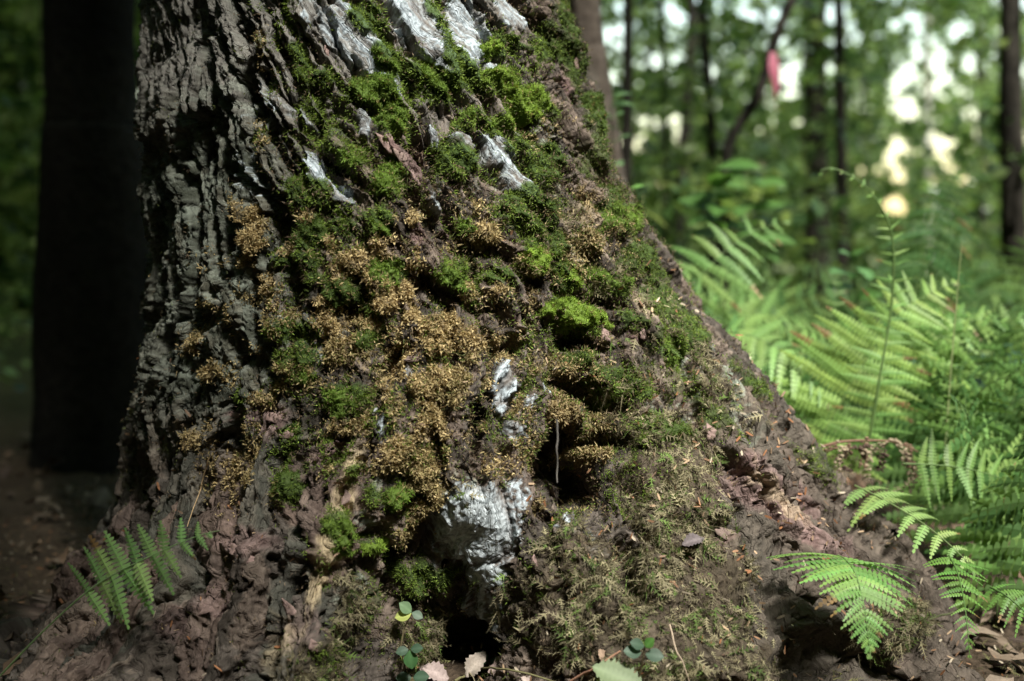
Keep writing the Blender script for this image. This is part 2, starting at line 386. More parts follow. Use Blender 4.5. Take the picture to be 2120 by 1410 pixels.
HOLES = [(1262, 618, 48, 16, 8, .035), (1238, 714, 44, 18, 10, .045), (1225, 812, 78, 30, 20, .06), (1055, 725, 32, 22, 0, .035), (1180, 965, 66, 78, 0, .085), (1270, 905, 46, 22, 0, .05), (990, 885, 16, 52, 0, .04),
         (970, 1355, 62, 52, 0, .07), (1110, 582, 26, 18, 0, .03), (660, 255, 22, 18, 30, .025), (520, 400, 45, 7, 38, .02), (500, 160, 10, 60, 4, .025), (525, 300, 8, 40, 10, .02), (1000, 640, 30, 10, 0, .015), (760, 220, 40, 8, 20, .018), (850, 165, 30, 14, 35, .02),
         (800, 740, 50, 8, -45, .02), (700, 900, 60, 9, -15, .018), (1130, 1060, 26, 24, 0, .03), (1310, 1010, 30, 50, 0, .03), (1520, 1090, 40, 20, 10, .03), (1300, 1180, 30, 70, -10, .03), (1780, 1365, 140, 65, 0, .055), (970, 540, 12, 50, -18, .02),
         (800, 1340, 12, 80, 0, .03), (840, 1160, 20, 24, 0, .02), (880, 1250, 30, 12, 0, .02), (1170, 330, 8, 70, -20, .022), (1150, 760, 8, 30, 0, .03), (640, 640, 26, 8, -10, .014), (590, 555, 30, 8, 10, .012)]
CRACKS = [([(860, 700), (800, 760), (765, 840), (715, 915), (665, 990), (630, 1090), (600, 1170), (575, 1260), (545, 1410)], 12, .034),
          ([(1480, 900), (1530, 950), (1590, 1010), (1610, 1040), (1640, 1090), (1700, 1120)], 8, .013), ([(1590, 880), (1660, 950), (1720, 1010), (1760, 1060), (1830, 1120)], 7, .013), ([(1640, 900), (1720, 980), (1800, 1060), (1900, 1160)], 6, .011), ([(1560, 900), (1640, 1000), (1700, 1080), (1790, 1160)], 6, .010),
          ([(455, 880), (430, 990), (405, 1080)], 6, .010), ([(895, 270), (905, 360), (940, 470), (985, 560), (990, 640)], 8, .020), ([(1150, 700), (1155, 820)], 7, .022), ([(870, 230), (885, 300), (880, 430)], 6, .014),
          ([(470, -40), (500, 110), (495, 170), (540, 260)], 11, .026), ([(405, 20), (430, 170), (470, 230), (480, 260)], 10, .022), ([(590, 180), (625, 260), (670, 280)], 12, .024), ([(340, 160), (360, 240), (430, 310)], 10, .020), ([(470, 320), (510, 385), (575, 410)], 9, .022), ([(395, 240), (405, 320), (440, 330)], 9, .018),
          ([(455, 420), (470, 520), (465, 600)], 7, .014), ([(520, 40), (530, 140), (580, 200)], 9, .020), ([(610, 270), (640, 310), (700, 380), (740, 430)], 9, .020), ([(655, -20), (690, 50), (700, 110), (735, 150)], 7, .016), ([(800, -20), (830, 60), (880, 120), (935, 180)], 6, .014), ([(985, -20), (1000, 60), (1030, 120)], 7, .016), ([(1100, 20), (1130, 130), (1180, 260), (1230, 380)], 9, .018), ([(380, 560), (350, 700), (310, 850)], 7, .010),
          ([(500, 700), (480, 800), (440, 900)], 6, .010), ([(660, 640), (680, 700), (670, 780)], 7, .014), ([(1010, 660), (1020, 760), (1000, 860)], 8, .020), ([(850, 1140), (830, 1200), (810, 1300), (800, 1410)], 12, .026), ([(720, 1120), (700, 1200), (690, 1280)], 4, .006), ([(300, 1000), (260, 1100), (230, 1200)], 7, .012), ([(520, 1000), (500, 1100), (420, 1220)], 6, .010)]
def crack_depth():
    x, y = PX + 5 * _w1, PY + 5 * _w2
    out = np.zeros(PX.shape, np.float32)
    for pts, w, dep in CRACKS:
        p = np.array(pts, float)
        lo, hi = p.min(0) - 40, p.max(0) + 40
        sel = np.nonzero((x > lo[0]) & (x < hi[0]) & (y > lo[1]) & (y < hi[1]) & facing)
        q = np.stack((x[sel], y[sel]), -1)
        d = np.full(len(q), 1e3)
        for a, b in zip(p[:-1], p[1:]):
            t = np.clip(((q - a) @ (b - a)) / ((b - a) @ (b - a)), 0, 1)
            d = np.minimum(d, np.linalg.norm(q - a - t[:, None] * (b - a), axis=1))
        end = np.minimum(np.linalg.norm(q - p[0], axis=1), np.linalg.norm(q - p[-1], axis=1))
        out[sel] = np.maximum(out[sel], dep * np.clip(1.35 - d / w, 0, 1) ** .8 * np.clip(end / 40, .15, 1))
    return out
cM = crack_depth()
wM, gM, yM, pM, tM, fM, lM = (blobs(s, w, i) for i, (s, w) in enumerate(((WHITE, 5), (GREEN, 8), (GOLD, 8), (PINK, 8), (TAN, 9), (FEATH, 16), (LICH, 16))))
hM = np.zeros(PX.shape, np.float32)
hM = blobs(HOLES, 6, 11)
yM = yM * (.55 + .45 * sstep(fbm(P0, 52, 3, 301), .40, .56))
gM = gM * (.70 + .30 * sstep(fbm(P0, 60, 3, 305), .36, .52))
# ---- bark plates: long cells that follow the grain as it fans out over the roots
upper = sstep(ZZ, .20, .45)
Rm = .30
sx = TH * Rm
skew = (.62 * sstep(TH, math.radians(-40), math.radians(-8)) + .10) * upper
wa = (fbm(P0, 12, 3, 21) - .5) * .05; wb = (fbm(P0, 10, 2, 23) - .5) * .10
jag = (fbm(P0, 90, 3, 31) - .5) * .014; jag2 = (fbm(P0, 90, 3, 35) - .5) * .03
gx = sx + skew * (ZZ - .42) + wa + jag
gz = ZZ + wb + jag2
d1, d2, PID = voronoi(gx / .034, gz / .19, 5)
edge = d2 - d1
eA = sstep(edge, .02, .30)
d1b, d2b, _ = voronoi(gx / .012 + 40, gz / .030, 9)
eB = sstep(d2b - d1b, 0.0, .35)
pr = hash2(PID // 20000, PID % 20000, 77)
lower = sstep(ZZ, .42, .22)
leftside = sstep(TH, math.radians(-12), math.radians(-35))
rightroot_ = sstep(PX, 1470, 1580) * sstep(PY, 800, 900); leftroot_ = sstep(PX, 820, 700) * sstep(PY, 880, 1000)
sM = np.maximum(blobs([(985, 1095, 70, 85, -20), (1005, 1195, 40, 24)], 3, 3), blobs([w for w in WHITE if w[1] < 420], 4, 0))   # whitened plates are smoother
plate_amp = (1 - .75 * sM) * (.017 * (1 - .45 * lower * (1 - .3 * np.maximum(rightroot_, leftroot_))) + .001 * leftside * (1 - lower)) * (1 - .35 * np.clip(gM + yM, 0, 1)) * (1 - .75 * fM)
q1, q2, FID = voronoi(gx / .019 + 11 + wb * 14, gz / .058 + 5 + wa * 10, 29)
fh = hash2(FID // 20000, FID % 20000, 31); ft1 = hash2(FID // 20000, FID % 20000, 33) - .5; ft2 = hash2(FID // 20000, FID % 20000, 35) - .5
scale_h = (fh - .5) * .0045 + ft1 * .22 * (gx % .026 - .013) * 0 + ft2 * .006 * np.sin(gz / .05 * 3.1 + fh * 6) + .0018 * (sstep(q2 - q1, .0, .10) - 1)
q1b, q2b, FIDb = voronoi(gx / .0085 + 31 + wb * 40, gz / .021 + 15 + wa * 30, 39)
fhb = hash2(FIDb // 20000, FIDb % 20000, 41)
scale_h = scale_h + (fhb - .5) * .0024 - .0012 * (1 - sstep(q2b - q1b, 0, .14))
def grain(fa, fz, octv, seed): return fbm(np.stack((gx * fa, gz * fz, gx * 0 + seed), -1), 1.0, octv, seed)
flake = grain(150, 55, 3, 51)
rid1 = 1 - abs(2 * grain(30, 3.4, 3, 53) - 1)
rid2 = 1 - abs(2 * grain(95, 20, 3, 57) - 1)
fiss = sstep(rid1, .76, .97); fiss2 = sstep(rid2, .80, .99)
terr = np.floor(flake * 7 + .3 * fbm(P0, 400, 2, 52)) / 7
rough = fbm(P0, 380, 3, 55) - .5
lump = 1 - voronoi(gx / .0085 + 3 * wa / .0085, gz / .0085, 13)[0]
lump2 = 1 - voronoi(sx / .0042, ZZ / .0042 + 9, 15)[0]
big = 1 - voronoi(gx / .021 + 7, gz / .021, 19)[0]
rightroot = sstep(PX, 1470, 1580) * sstep(PY, 800, 900)
leftroot = sstep(PX, 820, 700) * sstep(PY, 880, 1000)
smoother = 1 - .72 * np.maximum(rightroot, .9 * leftroot)
bare = np.clip(1 - np.maximum(np.maximum(gM, yM), fM), 0, 1)
h = plate_amp * (eA - 1) + plate_amp * .35 * (pr - .5) * eA
h = h + .0016 * smoother * (eB - 1) * bare + smoother * scale_h * (.35 + .65 * bare) * (1 - .6 * sstep(wM, .3, .6)) + (1 - .45 * np.maximum(rightroot, leftroot)) * .007 * (terr - .5) * (.45 + .55 * bare) + .0026 * rough
h = h * (1 - .65 * sM)
h = h - (1 - .7 * sM) * (.017 * fiss * (1 - .25 * rightroot) * (1 - .4 * leftside) + .005 * fiss2 * (1 + .6 * np.maximum(rightroot, leftroot))) * (1 - .55 * np.clip(gM + yM, 0, 1)) * (1 - .5 * sstep(wM, .4, .7)) * (1 - .6 * fM)
h = h + .003 * sstep(wM, .35, .55) * sstep(PY, 470, 400) - cM
h = h + gM * (.002 + .007 * big ** 1.5 + .002 * lump) + yM * (.000 + .009 * big ** 1.6 + .005 * lump ** 1.5 + .0015 * lump2)
h = h + fM * (.022 * (fbm(P0, 48, 3, 61) - .4)) + lM * .002 * lump2
h = h + tM * (.0015 * rough)
h = h - hM * (1 + .3 * (fbm(P0, 60, 2, 71) - .5))
fine = sstep(ZZ, .85, .74)
h = np.where(ZZ > .76, h * .8, h)
mossy = np.clip(gM + yM, 0, 1)
DIRV = nrm(N0 + np.array((0, 0, -.30)) * mossy[..., None])
P1 = P0 + DIRV * h[..., None]
N1 = grid_normals(P1)
build_lut(P1)
# ---- colours of bark, lichen, moss and dust
def rgb(*c): return np.array(c, np.float32)
def mix(a, b, w): return a + (b - a) * np.clip(w, 0, 1)[..., None]
vA, vB, vC = fbm(P0, 30, 3, 81), fbm(P0, 120, 3, 83), fbm(P0, 420, 2, 85)
colr = mix(rgb(.060, .051, .042), rgb(.138, .117, .099), sstep(vB, .35, .65))
colr = mix(colr, rgb(.19, .145, .115), (fh > .72) * .6)
colr = mix(colr, rgb(.055, .045, .036), (fh < .22) * .6)
colr = mix(colr, rgb(.30, .24, .19), (fhb > .86) * .5)
roots = np.maximum(rightroot, leftroot)
colr = mix(colr, rgb(.215, .145, .12), roots * (pr > .58) * .38)
colr = mix(colr, rgb(.10, .105, .085), roots * (pr < .30) * .6)
greyish = sstep(PX, 720, 480) * sstep(PY, 1050, 750)
colr = mix(colr, mix(rgb(.065, .078, .056), rgb(.155, .175, .14), sstep(vB, .3, .7)), greyish * .72)
upgrey = sstep(PY, 330, 150) * sstep(PX, 1130, 1000)
colr = mix(colr, rgb(.24, .225, .20), upgrey * eA * .8)
colr = mix(colr, mix(rgb(.075, .068, .055), rgb(.15, .12, .095), vB), rightroot * .8)
colr = mix(colr, mix(rgb(.17, .11, .10), rgb(.30, .205, .19), sstep(vB, .3, .7)), pM * .9 * sstep(vA + .5 * vC, .35, .55))
colr = mix(colr, mix(rgb(.28, .215, .125), rgb(.52, .43, .28), vC), tM * .95 * sstep(vA + vB, .62, .95))
colr = mix(colr, mix(rgb(.20, .27, .19), rgb(.44, .50, .42), vC), lM * sstep(vB + .5 * vC, .72, .90) * .8)
wl = sstep(wM + (vB - .5) * .9 + (vC - .5) * 1.5, .22, .66) * sstep(wM, .04, .3) * (.55 + .45 * eA) * (1 - .8 * fiss2) * (1 - .7 * sstep(grain(60, 60, 3, 58), .60, .70))
lowp = blobs([(980, 1095, 76, 86, -20), (1005, 1192, 40, 22)], 4, 3)
wl = np.maximum(wl, lowp * sstep(vC + .6 * vB + .5 * lowp, .72, 1.05) * .95)
colr = mix(colr, mix(rgb(.17, .20, .215), rgb(.40, .455, .485), sstep(vC + .5 * vB, .45, .9)), wl)
colr = mix(colr, mix(rgb(.24, .275, .285), rgb(.56, .62, .64), sstep(vC + .5 * vB, .45, .9)), lowp * wl)
spk = sstep(fbm(P0, 700, 1, 91), .72, .80) * greyish
colr = mix(colr, rgb(.34, .37, .32), spk * .3)
colr = mix(colr, mix(rgb(.10, .075, .038), rgb(.34, .26, .13), sstep(lump, .35, .75)), sstep(yM + (vB - .5) * .8, .3, .7) * .9)
colr = mix(colr, mix(rgb(.028, .05, .012), rgb(.07, .12, .022), vC), sstep(gM, .25, .7) * .92)
colr = mix(colr, mix(rgb(.04, .032, .02), rgb(.12, .095, .06), vC), sstep(fM, .3, .8) * .75)
dim = (1 - .25 * (1 - np.clip(wl + yM + tM, 0, 1)))     # bare bark is darker than lichen
colr = np.clip(colr * ((0.86 + .28 * vA) * dim)[..., None], .01, .85)

NR, NCOL = PX.shape
def quads(i0, i1):
    i, j = np.meshgrid(np.arange(i0, i1), np.arange(NCOL), indexing='ij')
    jn = (j + 1) % NCOL
    return np.stack((i * NCOL + j, i * NCOL + jn, (i + 1) * NCOL + jn, (i + 1) * NCOL + j), -1).reshape(-1, 4)
Q = quads(0, NR - 1)
VP, VC = P1.reshape(-1, 3), colr.reshape(-1, 3)
VG = np.stack((gx * (Rr / Rm) ** .6, gz, h * .6), -1).reshape(-1, 3).astype(np.float32)
fid = PID.ravel()[Q[:, 0]]
inner = (edge.ravel()[Q].min(1) > .05)
fb = bare.ravel()[Q[:, 0]]
fvis = facing.ravel()[Q[:, 0]]
fx, fy = PX.ravel()[Q[:, 0]], PY.ravel()[Q[:, 0]]
inview = fvis & (fx > -10) & (fx < 2130) & (fy > -20) & (fy < 1420)
def largest(mask):
    """largest connected piece of a small 2-D boolean array"""
    lab = np.where(mask, np.arange(mask.size).reshape(mask.shape) + 1, 0)
    for _ in range(400):
        n = lab.copy()
        n[1:] = np.maximum(n[1:], lab[:-1]); n[:-1] = np.maximum(n[:-1], lab[1:])
        n[:, 1:] = np.maximum(n[:, 1:], lab[:, :-1]); n[:, :-1] = np.maximum(n[:, :-1], lab[:, 1:])
        n[~mask] = 0
        if (n == lab).all(): break
        lab = n
    u, c = np.unique(lab[lab > 0], return_counts=True)
    return lab == u[c.argmax()] if len(u) else mask
tree_base = np.array((AXX[40], AXY[40], 0.0))
tree = empty('old_tree', tree_base, label='huge old tree with flaring mossy base and deeply fissured bark', cat='tree')
def sub_mesh(name, faces):
    u, inv = np.unique(faces, return_inverse=True)
    me = mesh_np(name, VP[u] - tree_base, inv.reshape(faces.shape), MAT['bark'], VC[u], smooth=True)
    at_ = me.attributes.new('grain', 'FLOAT_VECTOR', 'POINT'); at_.data.foreach_set('vector', VG[u].ravel())
    return me
# every plate of bark that stays bare enough to be told apart is a piece of its own
cand = inner & inview
ids, inv_ = np.unique(fid[cand], return_inverse=True)
cnt = np.bincount(inv_); bsum = np.bincount(inv_, weights=fb[cand])
good = ids[(cnt > 260) & (bsum / cnt > .45)]
score = {int(k): n for k, n in zip(ids, cnt)}
good = sorted(good.tolist(), key=lambda k: -score[k])[:280]
taken = np.zeros(len(Q), bool)
order = np.argsort(fid, kind='stable'); fs = fid[order]
for k in good:
    s = order[np.searchsorted(fs, k):np.searchsorted(fs, k, 'right')]
    s = s[inner[s] & (s % NCOL < NF)]
    r, cc_ = s // NCOL, s % NCOL
    box = np.zeros((r.max() - r.min() + 1, cc_.max() - cc_.min() + 1), bool); box[r - r.min(), cc_ - cc_.min()] = True
    s = s[largest(box)[r - r.min(), cc_ - cc_.min()]]
    taken[s] = True
    obj('bark_plate', sub_mesh('bark_plate', Q[s]), tree)
obj('trunk', sub_mesh('trunk', Q[~taken]), tree)
print('trunk', round(time.time() - T0, 1), 'plates', len(good))
# ================================================================== moss, needles, loose bark
def blades(P, D, S, length, width, col, bend=None):
    """one thin triangle (or a bent pair) per row"""
    n = len(P)
    tip = P + D * length[:, None]
    w = S * width[:, None] * .5
    if bend is None:
        V = np.stack((P - w, P + w, tip), 1).reshape(-1, 3)
        F = np.arange(n * 3).reshape(-1, 3)
        return V, F, np.repeat(col, 3, 0)
    mid = P + D * length[:, None] * .55
    tip = mid + nrm(D + bend) * length[:, None] * .5
    V = np.stack((P - w * .7, P + w * .7, mid + w, mid - w, tip), 1).reshape(-1, 3)
    b = np.arange(n)[:, None] * 5
    F = np.concatenate((b + np.array((0, 1, 2)), b + np.array((0, 2, 3)), b + np.array((3, 2, 4))))
    return V, F, np.repeat(col, 5, 0)
def tufts(P, N, nb, length, width, spread, col, up=.25, jit=.002, bend=False):
    n = len(P)
    Pp, Np = np.repeat(P, nb, 0), np.repeat(N, nb, 0)
    r = rng.normal(size=Pp.shape); r2 = rng.normal(size=Pp.shape)
    D = nrm(Np + spread * r + np.array((0, 0, up)))
    S = nrm(np.cross(D, r2))
    Pp = Pp + rng.normal(size=Pp.shape) * jit - Np * .0008
    ln = np.repeat(np.broadcast_to(length, (n,)), nb) * rng.uniform(.6, 1.2, n * nb)
    c = np.repeat(col, nb, 0) * rng.uniform(.75, 1.25, (n * nb, 1))
    return blades(Pp, D, S, ln, np.full(n * nb, width), c, nrm(r2) * .9 if bend else None)
def pick(weight, n, P=None, N=None):
    w = (weight * _area).ravel()
    ok = np.flatnonzero(w > 1e-9)
    idx = rng.choice(ok, size=min(n, len(ok)), replace=True, p=w[ok] / w[ok].sum())
    return idx
_area = np.zeros(PX.shape)
_area[:NZ, :NF] = (np.linalg.norm(np.gradient(P1[:NZ, :NF], axis=0), axis=-1) * np.linalg.norm(np.gradient(P1[:NZ, :NF], axis=1), axis=-1))
_area *= (PX > -80) & (PX < 2200) & (PY > -80) & (PY < 1500)
FP, FN = P1.reshape(-1, 3), N1.reshape(-1, 3)
FC = colr.reshape(-1, 3)
LO = tree_base
# -- green carpet
halo = np.clip(blobs([(q[0], q[1], q[2] * 1.5, q[3] * 1.5) + tuple(q[4:]) for q in GREEN], 14, 1) - .1, 0, 1)
stray = sstep(fbm(P0, 34, 3, 401), .56, .66) * sstep(PX, 480, 600) * sstep(PX, 1480, 1380) * sstep(PY, 1150, 1000) * (1 - sstep(wM, .3, .6)) * (1 - hM / .09)
wt = np.clip(.55 * stray + .35 * halo * sstep(vB + .5 * vC, .70, .9) + sstep(gM + (vB - .5) * .8, .2, .8) * (.3 + .7 * sstep(vA + .6 * vB, .62, .85)) + .10 * sstep(vA + .5 * vB, .78, .95) * sstep(PX, 520, 640) * sstep(PX, 1500, 1400) * (1 - sstep(wM, .3, .6)), 0, 1)
darkside = sstep(PX, 1090, 1190) * sstep(PY, 640, 480)      # darker moss along the upper right edge
i = pick(wt, 54000)
bright = np.clip(rng.beta(2, 2.4, len(i)) + .25 * (vA.ravel()[i] - .5), 0, 1)[:, None]
col_ = (1 - bright) * rgb(.045, .07, .014) + bright * rgb(.22, .32, .05)
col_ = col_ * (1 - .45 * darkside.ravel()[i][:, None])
V, F, cc = tufts(FP[i], FN[i], 5, rng.uniform(.002, .0048, len(i)), .001, .62, col_, up=.15)
obj('moss_carpet', mesh_np('moss_carpet', V - LO, F, MAT['moss'], cc), label='patchy green moss spread over the bark ridges of the old tree', cat='moss', kind='stuff').location = LO
# -- golden, dried moss
stray_y = sstep(fbm(P0, 38, 3, 411), .58, .68) * sstep(PX, 380, 480) * sstep(PX, 1300, 1180) * sstep(PY, 380, 480) * sstep(PY, 1080, 980) * (1 - sstep(wM, .3, .6)) * (1 - hM / .09)
wt = np.clip(.28 * stray_y + sstep(yM + (vB - .5) * .9, .25, .8) * (.2 + .8 * sstep(lump, .4, .7)), 0, 1)
i = pick(wt, 22000)
br = rng.beta(2.2, 2, len(i))[:, None]
col_ = (1 - br) * rgb(.17, .12, .045) + br * rgb(.60, .48, .245)
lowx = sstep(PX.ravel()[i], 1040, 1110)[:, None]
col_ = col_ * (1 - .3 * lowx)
tint = sstep(vA.ravel()[i] + .4 * (rng.random(len(i)) - .5), .50, .72)[:, None]
col_ = col_ * (1 - tint * .6) + tint * .6 * rgb(.13, .12, .045)
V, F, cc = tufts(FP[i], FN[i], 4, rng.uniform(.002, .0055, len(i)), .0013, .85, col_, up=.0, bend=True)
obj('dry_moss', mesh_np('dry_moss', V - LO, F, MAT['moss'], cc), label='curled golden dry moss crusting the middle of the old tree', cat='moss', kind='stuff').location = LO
halo_y = blobs([(q[0], q[1], q[2] * 1.9, q[3] * 1.9) + tuple(q[4:]) for q in GOLD], 14, 2)
# -- thin scatter of dull moss, fibres and crumbs over all the bark
wt = np.clip(.25 + .5 * sstep(vA, .45, .7), 0, 1) * (1 - sstep(wM, .3, .6)) * (1 - .9 * hM / .09) * (1 - .75 * greyish) * (1 - .6 * rightroot)
wt = wt + 1.1 * sstep(PX, 520, 640) * sstep(PX, 1420, 1300) * sstep(PY, 260, 380) * sstep(PY, 1060, 940) * (1 - sstep(wM, .3, .6)) * (1 - .9 * hM / .09) * (.35 + .65 * sstep(vB, .42, .6))
wt = wt * (1 - .8 * np.maximum(rightroot, leftroot))
i = pick(wt, 33000)
br = rng.random((len(i), 1)); kd = rng.random((len(i), 1)); goldish = (sstep(halo_y.ravel()[i], .05, .5))[:, None]
col_ = np.where(kd < .30, rgb(.085, .10, .03) * (.4 + br), np.where(kd < .30 + .35 * goldish, rgb(.42, .33, .17) * (.4 + .8 * br), rgb(.15, .11, .07) * (.4 + br)))
V, F, cc = tufts(FP[i], FN[i], 5, rng.uniform(.002, .006, len(i)), .0011, .9, col_, up=-.1, jit=.003)
obj('bark_crumbs', mesh_np('bark_crumbs', V - LO, F, MAT['moss'], cc), label='thin scatter of dull moss fibres and crumbs over the bark', cat='moss', kind='stuff').location = LO
# -- feather moss: small pinnate sprigs
def sprigs(P, D, Nn, L, col, pairs=5, wid=.32):
    n = len(P)
    B = nrm(np.cross(D, Nn))
    out = [blades(P, D, B, L, L * .07, col)]
    for k in range(pairs):
        t = (k + .6) / (pairs + .4)
        base = P + D * (L * t)[:, None]
        ll = L * wid * (1.15 - t)
        for s in (-1, 1):
            dd = nrm(D * .65 + B * s + Nn * rng.normal(0, .25, (n, 1)))
            sd = nrm(np.cross(dd, Nn + .2 * rng.normal(size=(n, 3))))
            out.append(blades(base, dd, sd, ll, ll * .30, col * rng.uniform(.8, 1.2, (n, 1))))
    Vs, Fs, Cs, o = [], [], [], 0
    for V, F, c in out:
        Vs.append(V); Fs.append(F + o); Cs.append(c); o += len(V)
    return np.vstack(Vs), np.vstack(Fs), np.vstack(Cs)
wt = sstep(fM, .2, .7) * (1 - np.clip(hM / .05, 0, 1) * .85) * (.10 + .90 * sstep(fbm(P0, 42, 3, 66), .44, .60))
i = pick(wt, 7500)
r = rng.normal(size=(len(i), 3))
D = nrm(np.cross(FN[i], r) + FN[i] * rng.uniform(.1, .9, (len(i), 1)) + np.array((0, 0, -.35)))
br = rng.beta(1.8, 2.2, len(i))[:, None]
col_ = (1 - br) * rgb(.055, .045, .028) + br * rgb(.40, .36, .21)
gsel = rng.random((len(i), 1)) < .2
col_ = np.where(gsel, rgb(.13, .20, .05) * (.4 + br), col_)
V, F, cc = sprigs(FP[i] + FN[i] * .0015, D, FN[i], np.clip(rng.lognormal(-4.55, .45, len(i)), .004, .024), col_)
obj('feather_moss', mesh_np('feather_moss', V - LO, F, MAT['moss'], cc), label='straggling olive feather moss over the lower right roots', cat='moss', kind='stuff').location = LO
# -- fallen needles on the bark
wt = (sstep(PX, 900, 1250) * sstep(PY, 380, 900) * 1.0 + .22 * sstep(PY, 500, 1000)) * np.clip(N0[..., 2] + .30, 0, 1) * (1 - np.clip(hM / .04, 0, 1))
i = pick(wt, 2200)
NEEDLE = np.array(((.28, .16, .09), (.38, .27, .17), (.46, .39, .29), (.26, .12, .055), (.18, .12, .08)))
def needles(P, N, col):
    n = len(P)
    D = nrm(np.cross(N, rng.normal(size=(n, 3))) + .25 * N * rng.normal(size=(n, 1)))
    S = nrm(np.cross(D, N + .5 * rng.normal(size=(n, 3))))
    L, w = rng.uniform(.005, .0105, n)[:, None], rng.uniform(.0007, .0012, n)[:, None]
    a, c = P - D * L * .5, P + D * L * .5
    V = np.stack((a, P - D * L * .25 + S * w, P + D * L * .3 + S * w, c, P + D * L * .3 - S * w, P - D * L * .25 - S * w), 1).reshape(-1, 3)
    return V, np.arange(n * 6).reshape(-1, 6), np.repeat(col, 6, 0)
V, F, cc = needles(FP[i] + FN[i] * rng.uniform(.001, .006, (len(i), 1)), FN[i], NEEDLE[rng.integers(0, 5, len(i))] * rng.uniform(.6, 1.2, (len(i), 1)))
obj('bark_needles', mesh_np('bark_needles', V - LO, F, MAT['litter'], cc), label='fallen conifer needles caught on the mossy roots', cat='needles', kind='stuff').location = LO
# -- moss cushions that stand out one by one
def frame_at(x, y, tilt=0):
    k = surf(x, y)
    c, n = FP[k], nrm(N0.reshape(-1, 3)[k] * .8 + FN[k] * .2)
    view = nrm(c - np.array((0, 0, CAM_Z)))
    a = math.radians(tilt)
    right = np.array((1.0, 0, 0)); up = np.cross(right, view)
    e1 = math.cos(a) * right - math.sin(a) * up; e2 = math.sin(a) * right + math.cos(a) * up
    def tang(e):
        t = e - view * (np.dot(e, n) / min(-.35, np.dot(view, n)))
        l = np.linalg.norm(t)
        return t / l * min(l, 1.7)
    return c, n, tang(e1), tang(e2), project(c[None])[2][0] / FPX
edgeN = (fbm(P0, 46, 4, 201, .6) - .5) * 2.6
lumpA = fbm(P0, 75, 3, 203); lumpB = fbm(P0, 210, 2, 207)
def cushion(x, y, rx, ry, tilt, hh, tone, label):
    """a mat of moss that follows the bark under it, thin at its ragged margin"""
    sd = x * .37
    xx, yy = PX + 9 * (math.cos(sd) * _w1 + math.sin(sd) * _w2), PY + 9 * (math.cos(sd) * _w2 - math.sin(sd) * _w1)
    a = math.radians(tilt)
    R = max(rx, ry) * 1.6 + 12
    near = (abs(PX[:NZ, :NF] - x) < R) & (abs(PY[:NZ, :NF] - y) < R) & facing[:NZ, :NF]
    rr, cc_ = np.nonzero(near)
    sl = (slice(rr.min(), rr.max() + 1), slice(cc_.min(), cc_.max() + 1))
    dx, dy = xx[sl] - x, yy[sl] - y
    u, v = (dx * math.cos(a) + dy * math.sin(a)) / rx, (-dx * math.sin(a) + dy * math.cos(a)) / ry
    m = (1.16 - np.hypot(u, v)) + edgeN[sl]
    m = np.where(facing[sl], m, -1)
    hc = hh * .00068 * np.sqrt(np.clip(m, 0, 1)) * np.clip(.10 + 1.5 * (lumpA[sl] - .28) + .7 * (lumpB[sl] - .5), .03, 1.4) - .0015 * (m < .14)
    Pb = P1[sl] + nrm(N0[sl] + np.array((0, 0, -.25))) * hc[..., None]
    Nb = nrm(np.cross(np.gradient(Pb, axis=1), np.gradient(Pb, axis=0)))
    ok = m > .05
    fq = largest(ok[:-1, :-1] & ok[1:, :-1] & ok[:-1, 1:] & ok[1:, 1:])
    i, j = np.nonzero(fq); w = ok.shape[1]
    Fq = np.stack((i * w + j, i * w + j + 1, (i + 1) * w + j + 1, (i + 1) * w + j), 1)
    if len(Fq) < 20: return
    uq, inv = np.unique(Fq, return_inverse=True)
    V = Pb.reshape(-1, 3)[uq]; Fq = inv.reshape(-1, 4); Nv = Nb.reshape(-1, 3)[uq]
    c = V.mean(0)
    t = np.array(tone, np.float32)
    k = rng.integers(0, len(V), int(len(V) * .75))
    br = np.clip((lumpA[sl].reshape(-1)[uq][k] - .3) * 1.6, 0, 1)[:, None] * .5 + .5 * rng.random((len(k), 1))
    cl = t * (.35 + .9 * br)
    dry = rng.random((len(k), 1)) < .07
    cl = np.where(dry, rgb(.25, .19, .08), cl)
    V2, F2, c2 = tufts(V[k], Nv[k], 6, rng.uniform(.0018, .0042, len(k)), .0009, .55, cl, up=.2, jit=.001)
    me = mesh_np('moss_cushion', np.vstack((V, V2)) - c, [Fq, F2 + len(V)], MAT['moss'], np.vstack((np.tile(t * .5, (len(V), 1)), c2)), smooth=True)
    obj('moss_cushion', me, label=label, cat='moss', group='moss cushions on the old tree').location = c
GB, GM, GD = (.24, .37, .05), (.18, .29, .045), (.11, .175, .035)
